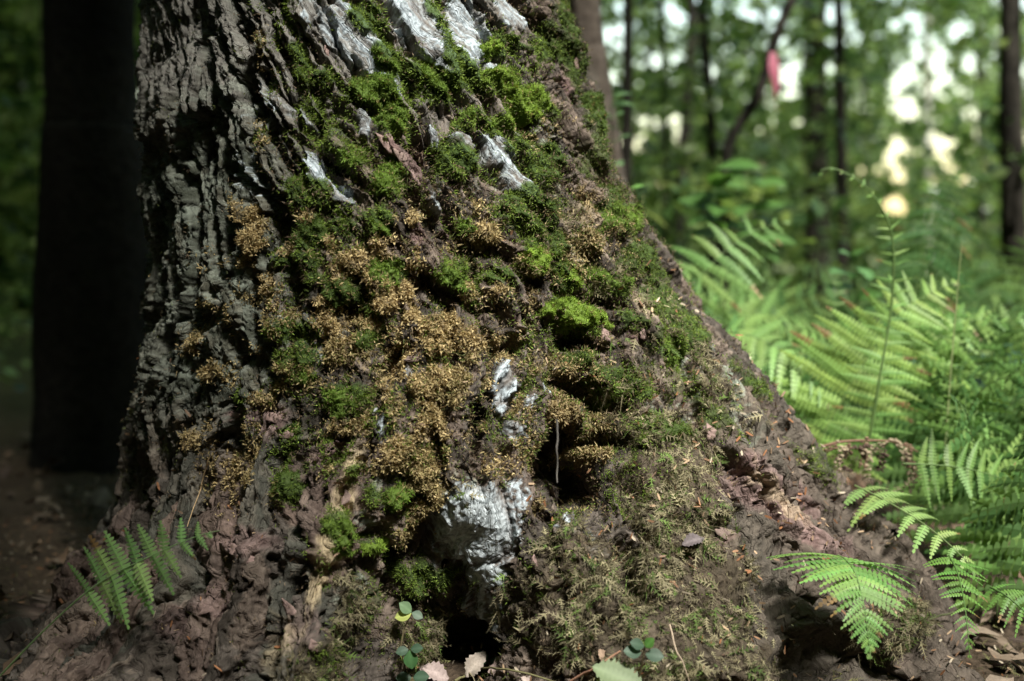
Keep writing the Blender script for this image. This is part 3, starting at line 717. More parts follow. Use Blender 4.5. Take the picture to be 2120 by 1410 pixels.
CUSH = [
 (1208, 652, 60, 27, 27, 26, GB, 'large bright green moss cushion bulging over the dark hollow right of centre'),
 (722, 823, 46, 36, 0, 17, GM, 'squarish green moss cushion between golden moss, low centre left'),
 (767, 185, 52, 24, 8, 20, GM, 'wide moss cushion below the longest white plate near the top'),
 (815, 240, 32, 32, 20, 14, GM, 'moss cushion hanging just below the wide one under white bark'),
 (810, 118, 40, 18, 25, 16, GM, 'moss cushion at the lower left tip of the broadest white plate'),
 (905, 165, 44, 18, 40, 15, GM, 'slanting moss cushion below the middle white plates'),
 (1015, 103, 21, 13, 0, 13, GB, 'small moss cushion beside the tallest white plate near the top'),
 (1040, 165, 30, 22, 0, 14, GB, 'bright moss cushion under a small white patch, upper right'),
 (1088, 213, 42, 28, 20, 16, GB, 'broad bright moss cushion on the upper right of the trunk'),
 (1050, 247, 20, 16, 0, 13, GB, 'round moss cushion just under the broad bright upper right one'),
 (978, 245, 15, 12, 0, 11, GM, 'small round moss cushion above the central white streak'),
 (1015, 260, 12, 11, 0, 10, GM, 'tiny moss cushion beside the round ones at upper centre'),
 (730, 325, 28, 20, 0, 13, GM, 'moss cushion right of the forked grey plate'),
 (808, 375, 28, 38, 0, 13, GM, 'tall moss patch right of the pink split bark'),
 (620, 540, 42, 20, 0, 16, GM, 'moss cushion at the left edge of the golden moss, mid height'),
 (708, 610, 26, 28, 0, 14, GD, 'dark moss cushion below the left golden moss lumps'),
 (808, 562, 38, 20, 0, 15, GM, 'moss cushion topping a golden lump left of centre'),
 (640, 483, 36, 26, 0, 14, GD, 'dark moss cushion above the left edge of the golden moss'),
 (795, 470, 25, 15, 0, 12, GM, 'small moss cushion left of the pink bark flake'),
 (932, 563, 28, 22, 0, 14, GM, 'rounded moss cushion at the exact middle of the trunk'),
 (960, 462, 23, 20, 0, 13, GM, 'rounded moss cushion right of the pink bark flake'),
 (1120, 540, 30, 22, 20, 17, GB, 'moss cushion drooping above a dark pocket right of centre'),
 (1125, 455, 40, 28, 0, 15, GB, 'spreading moss cushion above the drooping one'),
 (1190, 572, 28, 22, 35, 15, GB, 'moss cushion on the left end of the needle strewn ledge'),
 (1247, 578, 20, 12, 0, 12, GM, 'small moss cushion in the middle of the needle strewn ledge'),
 (1286, 582, 17, 15, 0, 12, GM, 'small moss cushion on the right end of the needle strewn ledge'),
 (1293, 450, 32, 26, 30, 15, GM, 'moss cushion bulging from the right outline of the trunk'),
 (1402, 717, 26, 20, 0, 13, GM, 'moss cushion on the right root just below the outline moss'),
 (1365, 885, 52, 24, 15, 13, GD, 'long dark moss cushion on the right root beside pink bark'),
 (1323, 810, 30, 18, 0, 12, GM, 'moss cushion right of the big black hollow'),
 (822, 1025, 21, 25, 0, 18, GM, 'round moss cushion at the left of the low golden moss'),
 (700, 1095, 23, 30, 0, 18, GM, 'oval moss cushion on the tan root crest'),
 (780, 1136, 26, 16, 0, 14, GB, 'small bright moss cushion below the low golden moss'),
 (590, 1005, 27, 26, 0, 16, GD, 'dark round moss cushion left of the long root crack'),
 (615, 778, 30, 13, 0, 11, GM, 'thin moss cushion left of the squarish one'),
 (758, 647, 21, 12, 0, 11, GM, 'small moss cushion crowning a golden lump above the squarish one'),
 (765, 708, 17, 17, 0, 11, GD, 'little dark moss cushion beside the coral like golden lump'),
 (602, 900, 22, 24, 0, 11, GD, 'ragged dull moss cushion above the pinkish bark, lower left'),
 (1200, 745, 24, 16, 0, 11, GD, 'dull moss cushion directly under the large bright bulging one'),
 (1245, 240, 18, 42, -12, 12, GD, 'dark upright moss cushion on the upper right outline'),
]
for cdef in CUSH: cushion(*cdef)
# -- loose flakes of bark
def flake_mesh(c, e1, e2, n, rx, ry, tilt_n, thick, tone, seed):
    rg = np.random.default_rng(seed)
    m = 11
    a = np.sort(rg.uniform(0, 2 * math.pi, m)); r = rg.uniform(.7, 1.1, m)
    u, v = np.cos(a) * r * rx, np.sin(a) * r * ry
    lift = tilt_n[0] * u + tilt_n[1] * v + .12 * (u * u) / rx
    top = u[:, None] * e1 + v[:, None] * e2 + (lift + thick)[:, None] * n
    mid = top * .45 + rg.normal(0, thick * .4, (m, 1)) * n + n * thick * .3
    bot = top - n * thick * 1.5
    V = np.vstack((top, mid, bot, (thick * 1.1) * n[None]))
    k = np.arange(m); kn = (k + 1) % m
    quads_ = np.concatenate((np.stack((k, kn, m + kn, m + k), 1), np.stack((2 * m + k, 2 * m + kn, kn, k), 1)))
    tri = np.stack((m + k, m + kn, np.full(m, 3 * m)), 1)
    return mesh_np('bark_flake', V + (c - LO), [quads_, tri], MAT['flake'], np.array(tone, np.float32) * rg.uniform(.85, 1.1, (len(V), 1)))
FLK = [(858, 480, 17, 22, 10), (487, 857, 17, 8, 8), (800, 300, 38, 9, 52), (828, 322, 22, 9, 45), (1330, 693, 10, 14, 10), (1272, 688, 9, 14, -5), (715, 1033, 12, 20, 15), (1192, 130, 6, 16, -12), (678, 108, 6, 14, 0), (1160, 640, 10, 8, 0), (1375, 540, 9, 5, 40),
       (680, 940, 30, 13, -28), (705, 925, 22, 12, -20), (1465, 895, 13, 20, -15), (1110, 1160, 10, 24, 0), (1500, 1105, 28, 12, 5), (560, 862, 26, 12, 10), (590, 900, 18, 10, -10), (870, 335, 12, 16, 0), (865, 390, 12, 12, 20),
       (420, 1260, 26, 16, 0), (400, 1310, 20, 18, 10), (480, 1130, 28, 14, 15), (520, 1160, 24, 12, 30), (850, 742, 20, 8, -5), (640, 1330, 22, 12, 50), (600, 1260, 24, 12, 60)]
for q, (x, y, rx, ry, tl) in enumerate(FLK):
    c, n, e1, e2, s = frame_at(x, y, tl)
    rg = np.random.default_rng(q + 50)
    obj('bark_flake', flake_mesh(c + n * .002, e1, e2, n, rx * s, ry * s, rg.normal(0, .10, 2), .0008, (.25, .175, .155) if q % 3 else (.19, .14, .12), q), tree)
print('moss', round(time.time() - T0, 1))
# ================================================================== ground and ferns
MAT['soil'] = tone_mat('forest_soil', rough=.95, spec=.1, nscale=140, namt=.6, bump=1.0, bdist=.006)
def gheight(x, y):
    p = np.stack((np.asarray(x, float), np.asarray(y, float), np.zeros_like(np.asarray(x, float)) + 3.3), -1)
    return (fbm(p, 5, 3, 4) - .5) * .05 * np.clip(1.5 - abs(np.asarray(y) - 1.4) * .1, .4, 1.0) + (fbm(p, 40, 2, 6) - .5) * .012 + (fbm(p, .35, 2, 14) - .5) * .5 * sstep(np.hypot(p[..., 0], p[..., 1]), 3, 9)
gxs = np.concatenate((-np.geomspace(120, 1.2, 50), np.linspace(-1.15, 1.6, 240), np.geomspace(1.65, 120, 60)))
gys = np.concatenate((-np.geomspace(60, .5, 26), np.linspace(-.4, .6, 12), np.linspace(.62, 2.6, 190), np.geomspace(2.65, 160, 80)))
GX, GY = np.meshgrid(gxs, gys)
GZ = gheight(GX, GY) - .008
Vg = np.stack((GX, GY, GZ), -1).reshape(-1, 3)
nx = len(gxs); i, j = np.meshgrid(np.arange(len(gys) - 1), np.arange(nx - 1), indexing='ij')
Fg = np.stack((i * nx + j, i * nx + j + 1, (i + 1) * nx + j + 1, (i + 1) * nx + j), -1).reshape(-1, 4)
n1 = fbm(Vg, 6, 3, 44)[:, None]; n2 = fbm(Vg, 45, 3, 46)[:, None]
far = sstep(Vg[:, 1], 2.0, 4.5)[:, None]
cg = (1 - n2) * rgb(.035, .026, .018) + n2 * rgb(.085, .062, .042)
cg = cg * (1 - far * .6) + far * .6 * ((1 - n1) * rgb(.05, .075, .025) + n1 * rgb(.09, .12, .04))
obj('ground', mesh_np('ground', Vg, Fg, MAT['soil'], cg, smooth=True), kind='structure')
def on_ground(x, y, h=0.0):
    """where the sight line of photo pixel (x, y) meets the ground"""
    lo, hi = .5, 60.0
    for _ in range(40):
        m = (lo + hi) / 2; p = at(x, y, m)
        if p[2] > float(gheight(p[0:1], p[1:2])[0]) + h: lo = m
        else: hi = m
    return at(x, y, (lo + hi) / 2)

def pinna_mesh(pos, axis, N, L, K, wl, droop, curl, asym, rg):
    s = np.linspace(0, 1, K + 1)
    def mid(t): return pos + axis * (L * t)[:, None] + np.array((0, 0, -1.0)) * (droop * L * t ** 2)[:, None] + curl * (L * t ** 2)[:, None]
    E = nrm(np.cross(N, axis))
    d = 1.0 / K
    t0, t1 = s[:-1], s[1:]
    prof = np.clip((1 - t0 ** 1.5) ** .85, .06, 1) * np.clip(.78 + t0 * 1.6, 0, 1) * rg.uniform(.9, 1.08, K)
    a, b = mid(t0 + .03 * d), mid(t1 - .04 * d)
    Vs, o, Fs = [], 0, []
    for sd in (1, -1):
        w = (prof * wl)[:, None] * (E * sd * (1 + asym * sd)) - N * (prof * wl * .16)[:, None]
        ax = axis * (L * d)
        V = np.stack((a, b, a + (b - a) * .80 + w * .66 + ax * .10, a + (b - a) * .5 + w * 1.0 + ax * .26, a + (b - a) * .10 + w * .74 + ax * .12), 1).reshape(-1, 3)
        f = np.arange(K)[:, None] * 5 + np.array((0, 1, 2, 3, 4) if sd > 0 else (4, 3, 2, 1, 0))
        Vs.append(V); Fs.append(f + o); o += len(V)
    m = mid(s)
    rib = np.stack((m - E * wl * .05 + N * .0003, m + E * wl * .05 + N * .0003), 1).reshape(-1, 3)
    k = np.arange(K)[:, None] * 2
    return np.vstack(Vs), np.vstack(Fs), rib, k + np.array((0, 1, 3, 2))
def fern(label, pts, pairs, Lpx, tone, hint=(0, -.75, .66), base=.45, t0=.12, K=13, wr=.125, ang=8, droop=.12, curl=.0, tip=1.0, seed=1, simple=False, stem=.0011, group='fern fronds', tp=1.5, stem_tone=None, ribs=False):
    rg = np.random.default_rng(seed)
    P = np.array([at(*p) for p in pts])
    path = catmull(P, 60)
    seg = np.concatenate(([0], np.cumsum(np.linalg.norm(np.diff(path, axis=0), axis=1))))
    T = nrm(np.gradient(path, axis=0))
    dist = np.mean([p[2] for p in pts]); L = Lpx * dist / FPX
    root = path[0]
    e = empty('fern_frond', root, label=label, cat='fern', group=group)
    tone = np.array(tone, np.float32)
    st = np.array(stem_tone, np.float32) if stem_tone is not None else tone * np.array((.9, .8, 1.0))
    V, F = tube(path - root, np.linspace(stem, stem * .3, 60), 5)
    obj('rachis', mesh_np('rachis', V, F, MAT['leaf'], np.tile(st, (len(V), 1)), smooth=True), e)
    allp = []
    for k in range(pairs):
        tt = (k + .5) / pairs
        t = min(.995, t0 + (1 - t0) * tt ** .93 + rg.normal(0, .12) * (1 - t0) / pairs)
        q = t * seg[-1]
        pos = np.array([np.interp(q, seg, path[:, c]) for c in range(3)]); tg = nrm(np.array([np.interp(q, seg, T[:, c]) for c in range(3)]))
        N = nrm(np.array(hint) - tg * np.dot(hint, tg)); B = np.cross(tg, N)
        pl = L * min(1, base + (1 - base) * tt / .28) * max(.05, (1 - tt ** tp)) ** .95
        for sd in (-1, 1):
            a = R_(ang + 30 * tt ** 2 + rg.normal(0, 4))
            axis = nrm(B * sd * math.cos(a) + tg * math.sin(a) + N * rg.normal(0, .13))
            Nn = nrm(N + rg.normal(0, .10, 3) - axis * np.dot(N, axis))
            l2 = pl * rg.uniform(.80, 1.10)
            if rg.random() < .035: continue
            kk = max(4, int(K * (.35 + .65 * l2 / L)))
            V, F, rv, rf = pinna_mesh(pos, axis, Nn, l2, kk, max(l2, L * .3) * wr, droop * rg.uniform(.6, 1.5), tg * curl, .0, rg)
            tn = tone * rg.uniform(.80, 1.18) * np.array((rg.uniform(.9, 1.15), 1, 1))
            VV = np.vstack((V, rv)) - root
            cc = np.vstack((np.tile(tn, (len(V), 1)), np.tile(tn * 1.12, (len(rv), 1))))
            if rg.random() < .16:                       # a browned tip
                far_ = np.linalg.norm(VV + root - pos, axis=1) > l2 * rg.uniform(.6, .9)
                cc[far_] = np.array((.26, .17, .07)) * rg.uniform(.7, 1.2)
            if simple: allp.append((V - root, F, tn))
            elif ribs:
                po = obj('pinna', mesh_np('pinna', VV[:len(V)], F, MAT['leaf'], cc[:len(V)]), e)
                obj('midrib', mesh_np('midrib', VV[len(V):], rf, MAT['leaf'], cc[len(V):] * 1.1), po)
            else: obj('pinna', mesh_np('pinna', VV, [F, rf + len(V)], MAT['leaf'], cc), e)
    if simple:
        V, F = join([(a_, b_) for a_, b_, _ in allp])
        obj('blade', mesh_np('blade', V, F, MAT['leaf'], np.vstack([np.tile(c_, (len(a_), 1)) for a_, _, c_ in allp])), e)['kind'] = 'stuff'
    return e
FY, FG, FD, FL = (.235, .385, .095), (.15, .275, .07), (.085, .175, .05), (.19, .33, .095)
fern('near green fern frond leaning over the dark left root', [(-10, 1410, 1.06), (95, 1302, 1.03), (197, 1213, 1.0), (300, 1157, .985), (400, 1113, .98), (455, 1098, .98)], 10, 114, (.25, .43, .15), hint=(0, -1, .12), base=.74, t0=.50, K=12, wr=.25, ang=0, droop=.04, seed=2, tp=2.2, ribs=True)
fern('brightest fern frond, upright behind the right root with long pinnae swept left', [(1650, 1010, 1.50), (1720, 870, 1.5), (1800, 735, 1.5), (1870, 640, 1.5), (1985, 580, 1.52)], 20, 195, FY, base=.7, t0=.12, K=20, wr=.13, ang=4, droop=.05, seed=3, tp=1.7, hint=(0, -.8, .55))
fern('tall fern frond with a curled bare tip above the ferns', [(1795, 940, 1.46), (1822, 780, 1.46), (1845, 640, 1.47), (1850, 520, 1.47), (1835, 450, 1.47), (1790, 385, 1.47), (1735, 352, 1.47), (1702, 352, 1.47), (1700, 368, 1.47)], 24, 95, FL, base=1.0, t0=.05, K=12, wr=.11, ang=10, droop=.06, seed=4, tp=.8, stem=.0022, stem_tone=(.12, .2, .06))
fern('blurred fern frond touching the right outline of the old tree', [(1370, 760, 1.75), (1410, 640, 1.75), (1480, 540, 1.75), (1560, 480, 1.78), (1640, 455, 1.8)], 13, 150, FL, base=.8, t0=.1, K=14, wr=.12, ang=2, droop=.25, seed=5)
fern('pale fern frond arching low behind the right root', [(1440, 740, 1.6), (1500, 690, 1.58), (1580, 705, 1.55), (1670, 765, 1.53), (1760, 860, 1.5)], 15, 130, FL, base=.8, t0=.05, K=14, wr=.15, ang=12, droop=.30, seed=6, hint=(.1, -.6, .8))
fern('dark blurred fern frond high at the far right', [(1895, 600, 2.1), (1925, 500, 2.1), (1950, 420, 2.1), (1985, 350, 2.1)], 15, 130, (.075, .17, .05), base=.9, t0=.1, K=10, wr=.10, ang=-12, droop=.30, seed=7)
fern('slender fern frond with a bare pale stem, right of the brightest', [(1955, 960, 1.44), (1963, 840, 1.44), (1975, 690, 1.44), (1985, 570, 1.44), (1992, 500, 1.44)], 9, 42, FL, base=.6, t0=.05, K=7, wr=.16, ang=15, droop=.1, seed=8, tp=1.0, stem=.0016, stem_tone=(.30, .36, .16))
fern('fern frond of broad pinnae behind the slender bare stem', [(1830, 900, 1.62), (1900, 760, 1.6), (1965, 680, 1.6), (2060, 640, 1.62)], 12, 120, FY, base=.8, t0=.2, K=11, wr=.14, ang=5, droop=.25, seed=9)
fern('soft fern frond left of the brightest one', [(1640, 960, 1.85), (1690, 800, 1.85), (1720, 680, 1.85), (1735, 560, 1.88)], 16, 105, FG, base=.9, t0=.1, K=12, wr=.12, ang=8, droop=.18, seed=10)
fern('level fern frond at the right edge below the thicket', [(1870, 960, 1.30), (1930, 962, 1.30), (2010, 972, 1.3), (2100, 1000, 1.3), (2210, 1050, 1.3)], 14, 92, FG, base=.9, t0=.06, K=13, wr=.14, ang=8, droop=.1, seed=11, hint=(.15, -.9, .4), ribs=True)
fern('pale yellow green fern frond bending over the right root', [(1770, 1005, 1.27), (1840, 1040, 1.22), (1920, 1090, 1.18), (1990, 1150, 1.15), (2030, 1200, 1.14)], 10, 100, (.26, .40, .13), base=.8, t0=.02, K=12, wr=.24, ang=5, droop=.35, seed=12, hint=(-.1, -.5, .85), ribs=True)
fern('sharp bright fern frond hanging in front of the right root', [(1735, 1150, 1.06), (1752, 1160, 1.03), (1772, 1190, 1.00), (1790, 1260, .975), (1803, 1362, .96)], 21, 190, (.22, .40, .11), base=1.0, t0=.0, K=16, wr=.16, ang=12, droop=.22, seed=13, tp=.9, hint=(0, -.9, .45), ribs=True)
fern('smaller fern frond hanging tip down at the lower right', [(1965, 1150, 1.12), (1982, 1185, 1.09), (1995, 1240, 1.06), (2003, 1300, 1.04), (2008, 1366, 1.03)], 16, 95, (.14, .29, .06), base=.9, t0=.0, K=13, wr=.13, ang=14, droop=.2, seed=14, tp=.9, hint=(0, -.85, .5), ribs=True)
fern('fern frond cut by the right edge near the bottom', [(2050, 1215, 1.12), (2085, 1235, 1.10), (2130, 1275, 1.09), (2190, 1340, 1.08)], 10, 75, (.13, .27, .06), base=.8, t0=.0, K=10, wr=.14, ang=10, droop=.2, seed=15)
rf_ = np.random.default_rng(90)
FILL = [(1560, 930, 2.0), (1640, 900, 1.75), (1700, 960, 1.7), (1500, 820, 2.2), (1580, 780, 2.4), (1760, 930, 1.9), (1830, 960, 1.8), (1900, 930, 1.75), (1980, 960, 1.7), (2060, 950, 1.8), (2120, 1080, 1.5), (2080, 1120, 1.45), (2000, 1060, 1.55), (1940, 1010, 1.6), (2140, 920, 2.0), (1880, 860, 2.3), (2020, 840, 2.4), (2110, 800, 2.6), (1760, 800, 2.6), (1660, 760, 2.9), (1560, 700, 3.2), (1960, 760, 2.9), (2080, 720, 3.2), (1450, 660, 3.3), (1850, 730, 3.3), (1500, 720, 2.0), (1560, 800, 1.8), (1600, 860, 1.7), (1680, 880, 1.65), (1740, 900, 1.62), (1620, 740, 2.1), (1700, 760, 2.2), (1780, 860, 1.75), (1860, 900, 1.65), (1930, 900, 1.6), (2000, 880, 1.7), (2070, 880, 1.65), (2120, 860, 1.9), (1960, 800, 2.2), (2060, 760, 2.4), (2130, 700, 2.6), (1900, 1000, 1.5), (2040, 1020, 1.45), (2100, 1000, 1.5), (1960, 1130, 1.4), (2030, 1160, 1.35), (2090, 1180, 1.32), (2130, 1240, 1.25), (2060, 1260, 1.28), (1990, 1090, 1.45), (2110, 1120, 1.4), (1900, 1060, 1.5), (1850, 1000, 1.55), (1880, 720, 2.3), (1950, 700, 2.2), (2040, 680, 2.3), (2110, 640, 2.5), (1780, 700, 2.5), (1640, 680, 2.7), (1990, 640, 2.8), (1560, 640, 3.0)]
for q, (x, y, d) in enumerate(FILL):
    lean = rf_.normal(0, 95); up = rf_.uniform(170, 300) * 1.8 / d
    fern('soft green fern frond in the thicket right of the old tree', [(x, y + 60, d), (x + lean * .2, y - up * .4, d), (x + lean * .8, y - up * .85, d - .03), (x + lean * 2.0, y - up, d - .08)], 13, 125 * 1.7 / d, (FG, FD, FL, FD)[q % 4], base=.8, K=9, wr=.17, droop=.2, seed=100 + q, simple=True, group='fern thicket')
# dried, curled fern
e = empty('dried_fern', at(1800, 960, 1.36), label='brown dried curled fern frond lying among the green ones', cat='fern')
root = np.array(e.location)
path = catmull([at(1700, 925, 1.33), at(1740, 915, 1.33), at(1790, 912, 1.34), at(1850, 915, 1.35), at(1900, 935, 1.36)], 40)
V, F = tube(path - root, np.linspace(.002, .001, 40), 6)
obj('rachis', mesh_np('rachis', V, F, MAT['litter'], np.tile(rgb(.16, .09, .06), (len(V), 1)), smooth=True), e)
for q in range(16):
    p = path[int(1 + q * 2.4)]
    rg = np.random.default_rng(300 + q)
    n = 24; t = np.linspace(0, 1, n)
    sd = 1 if rg.random() < .5 else -1
    R = rg.uniform(.004, .012); L = rg.uniform(.016, .042) * (1 if rg.random() < .8 else -.5)
    az = rg.uniform(0, 6.28); w = rg.uniform(1.5, 4.5)
    u = np.stack((np.cos(az) * R * np.sin(w * t), np.sin(az) * R * (1 - np.cos(w * t)), -L * np.sin(1.7 * t) - .004 * t), 1)
    m = p + u + t[:, None] * rg.normal(0, .016, 3) + rg.normal(0, .006, 3) - np.array((0, 0, .006))
    parts = []
    for s in range(0, n - 1):
        for side in (-1, 1):
            c = m[s] + np.array((side * .0024, -.001, 0)) + rg.normal(0, .0013, 3); r = .0019 * (1 - .6 * t[s]) * rg.uniform(.5, 1.4)
            a = np.linspace(0, 2 * math.pi, 6, endpoint=False)
            ring = np.stack((np.cos(a) * r * 1.3, np.full(6, 0.0), np.sin(a) * r * .85), 1)
            V = np.vstack((c + ring, c + ring * .6 + np.array((0, -r * .7, 0)), c + np.array((0, -r * .9, 0))))
            k = np.arange(6); kn = (k + 1) % 6
            F = np.concatenate((np.stack((k, kn, 6 + kn), 1), np.stack((k, 6 + kn, 6 + k), 1), np.stack((6 + k, 6 + kn, np.full(6, 12)), 1)))
            parts.append((V - root, F))
    V, F = join(parts)
    tn = rgb(.30, .24, .16) if q % 4 in (0, 3) else (rgb(.16, .10, .065) if q % 4 == 1 else rgb(.07, .045, .032))
    obj('curled_pinna', mesh_np('curled_pinna', V, F, MAT['litter'], np.tile(tn, (len(V), 1)) * np.random.default_rng(q).uniform(.8, 1.2, (len(V), 1))), e)
print('ferns', round(time.time() - T0, 1))
# ================================================================== the woods behind
MAT['woodbark'] = tone_mat('forest_bark', rough=.9, spec=.15, nscale=45, namt=.45, bump=.8, bdist=.01)
MAT['bgleaf'] = tone_mat('forest_leaf', rough=.35, spec=.55, transl=.45, nscale=8, namt=.15)
def leaf_cloud(Cn, size, tone, flat=.55, seed=0, fold=.25):
    """leaf-shaped four-sided faces, folded along the midrib"""
    rg = np.random.default_rng(seed)
    n = len(Cn)
    N = nrm(rg.normal(size=(n, 3)) * flat + np.array((0, 0, 1.0)))
    D = nrm(np.cross(N, rg.normal(size=(n, 3)))); S = np.cross(N, D)
    L = (size * rg.uniform(.6, 1.25, n))[:, None]; W = L * rg.uniform(.26, .36, (n, 1))
    b = Cn - D * L * .5; t = Cn + D * L * .5
    l = Cn - D * L * .06 + S * W + N * W * fold; r = Cn - D * L * .06 - S * W + N * W * fold
    V = np.stack((b, r, t, l), 1).reshape(-1, 3)
    q = np.arange(n)[:, None] * 4
    F = np.concatenate((q + np.array((0, 1, 2)), q + np.array((0, 2, 3))))
    c = np.asarray(tone, np.float32)[rg.integers(0, len(tone), n)] * rg.uniform(.7, 1.3, (n, 1))
    return V, F, np.repeat(c, 4, 0)
def spray(centres, per, rad, seed, thick=.16):
    rg = np.random.default_rng(seed)
    n = len(centres) * per
    r = rg.normal(size=(n, 3)) * np.array((1, 1, thick)) * rad * .5
    r[:, 2] -= .25 * (r[:, 0] ** 2 + r[:, 1] ** 2) / rad
    return np.repeat(centres, per, 0) + r
LEAFT = ((.075, .145, .04), (.155, .255, .065), (.29, .40, .13), (.045, .09, .03))
# openings in the far foliage, where the bright sky stands behind
GAPS = [(1880, 190, 60, 110), (1860, 330, 60, 90), (1900, 110, 25, 50), (1635, 150, 34, 70), (1600, 40, 30, 50), (1278, 70, 45, 90), (1270, 170, 30, 30), (1985, 65, 34, 30), (1960, 180, 60, 40), (2030, 440, 32, 60), (1675, 450, 22, 110), (1922, 530, 14, 60),
        (1850, 430, 60, 40), (1390, 30, 40, 40), (1470, 150, 30, 40), (1730, 30, 50, 40), (1720, 150, 30, 40), (1660, 260, 40, 24), (1810, 540, 30, 16), (1620, 560, 60, 16), (2010, 130, 30, 30), (20, 70, 14, 40), (15, 220, 14, 30), (30, 440, 16, 30), (80, 530, 14, 30), (60, 600, 20, 20)]
def keep(P, rg, base=0.0):
    x, y, _ = project(P)
    g = np.zeros(len(P))
    for a, b, rx, ry in GAPS:
        g = np.maximum(g, np.clip(1.7 - np.hypot((x - a) / (rx * (.52 if b < 330 else .42)), (y - b) / (ry * (.52 if b < 330 else .55))), 0, 1))
    g = g * (.25 + .75 * sstep(vnoise(np.stack((x, y, x * 0 + 2), -1), 1 / 24., 8) * .6 + vnoise(np.stack((x, y, x * 0 + 3), -1), 1 / 11., 9) * .4, .36, .52))
    tiny = vnoise(np.stack((x, y, x * 0 + 5), -1), 1 / 20., 3) * .6 + vnoise(np.stack((x, y, x * 0 + 9), -1), 1 / 70., 4) * .4
    g = np.maximum(g, .75 * sstep(tiny, .575, .655) * sstep(y, 470, 330))
    return rg.random(len(P)) > np.clip(g * 1.25, base, .985)
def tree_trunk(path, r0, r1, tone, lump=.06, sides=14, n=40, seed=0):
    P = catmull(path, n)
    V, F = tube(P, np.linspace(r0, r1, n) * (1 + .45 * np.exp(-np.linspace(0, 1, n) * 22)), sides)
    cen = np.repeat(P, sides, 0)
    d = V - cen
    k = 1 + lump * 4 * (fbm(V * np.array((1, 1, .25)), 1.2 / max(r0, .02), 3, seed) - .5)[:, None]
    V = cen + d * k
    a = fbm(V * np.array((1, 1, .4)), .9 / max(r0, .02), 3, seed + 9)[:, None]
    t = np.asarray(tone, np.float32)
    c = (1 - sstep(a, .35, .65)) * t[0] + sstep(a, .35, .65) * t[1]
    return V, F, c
def woods_tree(name, label, path, wpx, tone, crown=(), lump=.06, seed=0, leaf=.06, per=40, rad=.3, group=None, top=3.0, cat='tree'):
    d = path[0][2]
    P = [at(*p) for p in path]
    base = P[-1].copy(); base[2] = 0
    base[2] = float(gheight(base[0:1], base[1:2])[0]) - .03
    up = P[0] + (P[0] - P[1]) / np.linalg.norm(P[0] - P[1]) * top
    full = [up] + P + [base] if np.linalg.norm(P[-1] - base) > .05 else [up] + P
    full = full[::-1]
    e = empty(name, base, label=label, cat=cat, group=group)
    r = wpx * d / FPX / 2
    V, F, c = tree_trunk(full, r * 1.12, r * .7, tone, lump, seed=seed)
    obj('trunk', mesh_np('trunk', V - base, F, MAT['woodbark'], c, smooth=True), e)
    tp = full[-1]
    rg = np.random.default_rng(seed + 400)
    cs = [at(*q) for q in crown]
    cs += [tp + rg.normal(size=3) * np.array((.7, .7, .3)) for _ in range(14)]
    L = spray(np.array(cs), per, rad, seed + 500)
    V, F, c = leaf_cloud(L, leaf, LEAFT, seed=seed + 600)
    obj('crown', mesh_np('crown', V - base, F, MAT['bgleaf'], c), e)
    # limbs from the stem to each spray
    parts = []
    for q in cs:
        z = np.clip(q[2] - .3, full[0][2] + .3, full[-1][2])
        zs = np.array([w[2] for w in full]); s = np.array([np.interp(z, zs, [w[k] for w in full]) for k in range(3)])
        if np.linalg.norm(q - s) < 1.6:
            parts.append(tube(catmull([s, (s + q) / 2 + np.array((0, 0, .06)), q], 8) - base, np.linspace(max(.004, r * .25), .002, 8), 5))
    if parts:
        V, F = join(parts)
        obj('limbs', tag_stuff(mesh_np('limbs', V, F, MAT['woodbark'], np.tile(np.asarray(tone[0], np.float32), (len(V), 1)))), e)['kind'] = 'stuff'
    return e
def tag_stuff(m): return m
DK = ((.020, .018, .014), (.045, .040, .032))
GR = ((.13, .105, .085), (.24, .235, .20))
BI = ((.50, .47, .40), (.70, .68, .62))
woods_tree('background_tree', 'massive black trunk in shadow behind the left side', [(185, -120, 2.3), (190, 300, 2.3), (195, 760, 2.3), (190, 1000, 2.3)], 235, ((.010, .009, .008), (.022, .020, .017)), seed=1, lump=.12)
woods_tree('background_tree', 'pale grey trunk just behind the right outline of the old tree', [(1198, -100, 2.2), (1218, 100, 2.2), (1246, 300, 2.2), (1266, 480, 2.2), (1280, 700, 2.2)], 85, GR, seed=2)
woods_tree('background_tree', 'slim black stem beside the pale grey trunk', [(1302, -100, 3.4), (1300, 100, 3.4), (1297, 300, 3.4), (1296, 560, 3.4)], 24, DK, crown=[(1330, 330, 3.5), (1350, 180, 3.7)], seed=3)
woods_tree('background_tree', 'thin dark stem next right of the slim black one', [(1366, -100, 5.2), (1372, 60, 5.2), (1378, 300, 5.2), (1380, 580, 5.2)], 13, DK, crown=[(1360, 60, 5.3), (1400, 200, 5.2), (1340, 330, 5.0)], seed=4)
woods_tree('background_tree', 'dark trunk midway between the pale trunk and the leaning sapling', [(1425, -100, 6.0), (1432, 60, 6.0), (1410, 400, 6.0), (1408, 590, 6.0)], 26, DK, crown=[(1440, 250, 6.0), (1390, 300, 6.2), (1460, 60, 5.8)], seed=5)
woods_tree('background_tree', 'straight dark stem left of the leaning sapling', [(1448, -100, 4.4), (1458, 80, 4.4), (1474, 300, 4.4), (1478, 600, 4.4)], 22, DK, crown=[(1490, 160, 4.5), (1430, 200, 4.3), (1540, 60, 4.6)], seed=6)
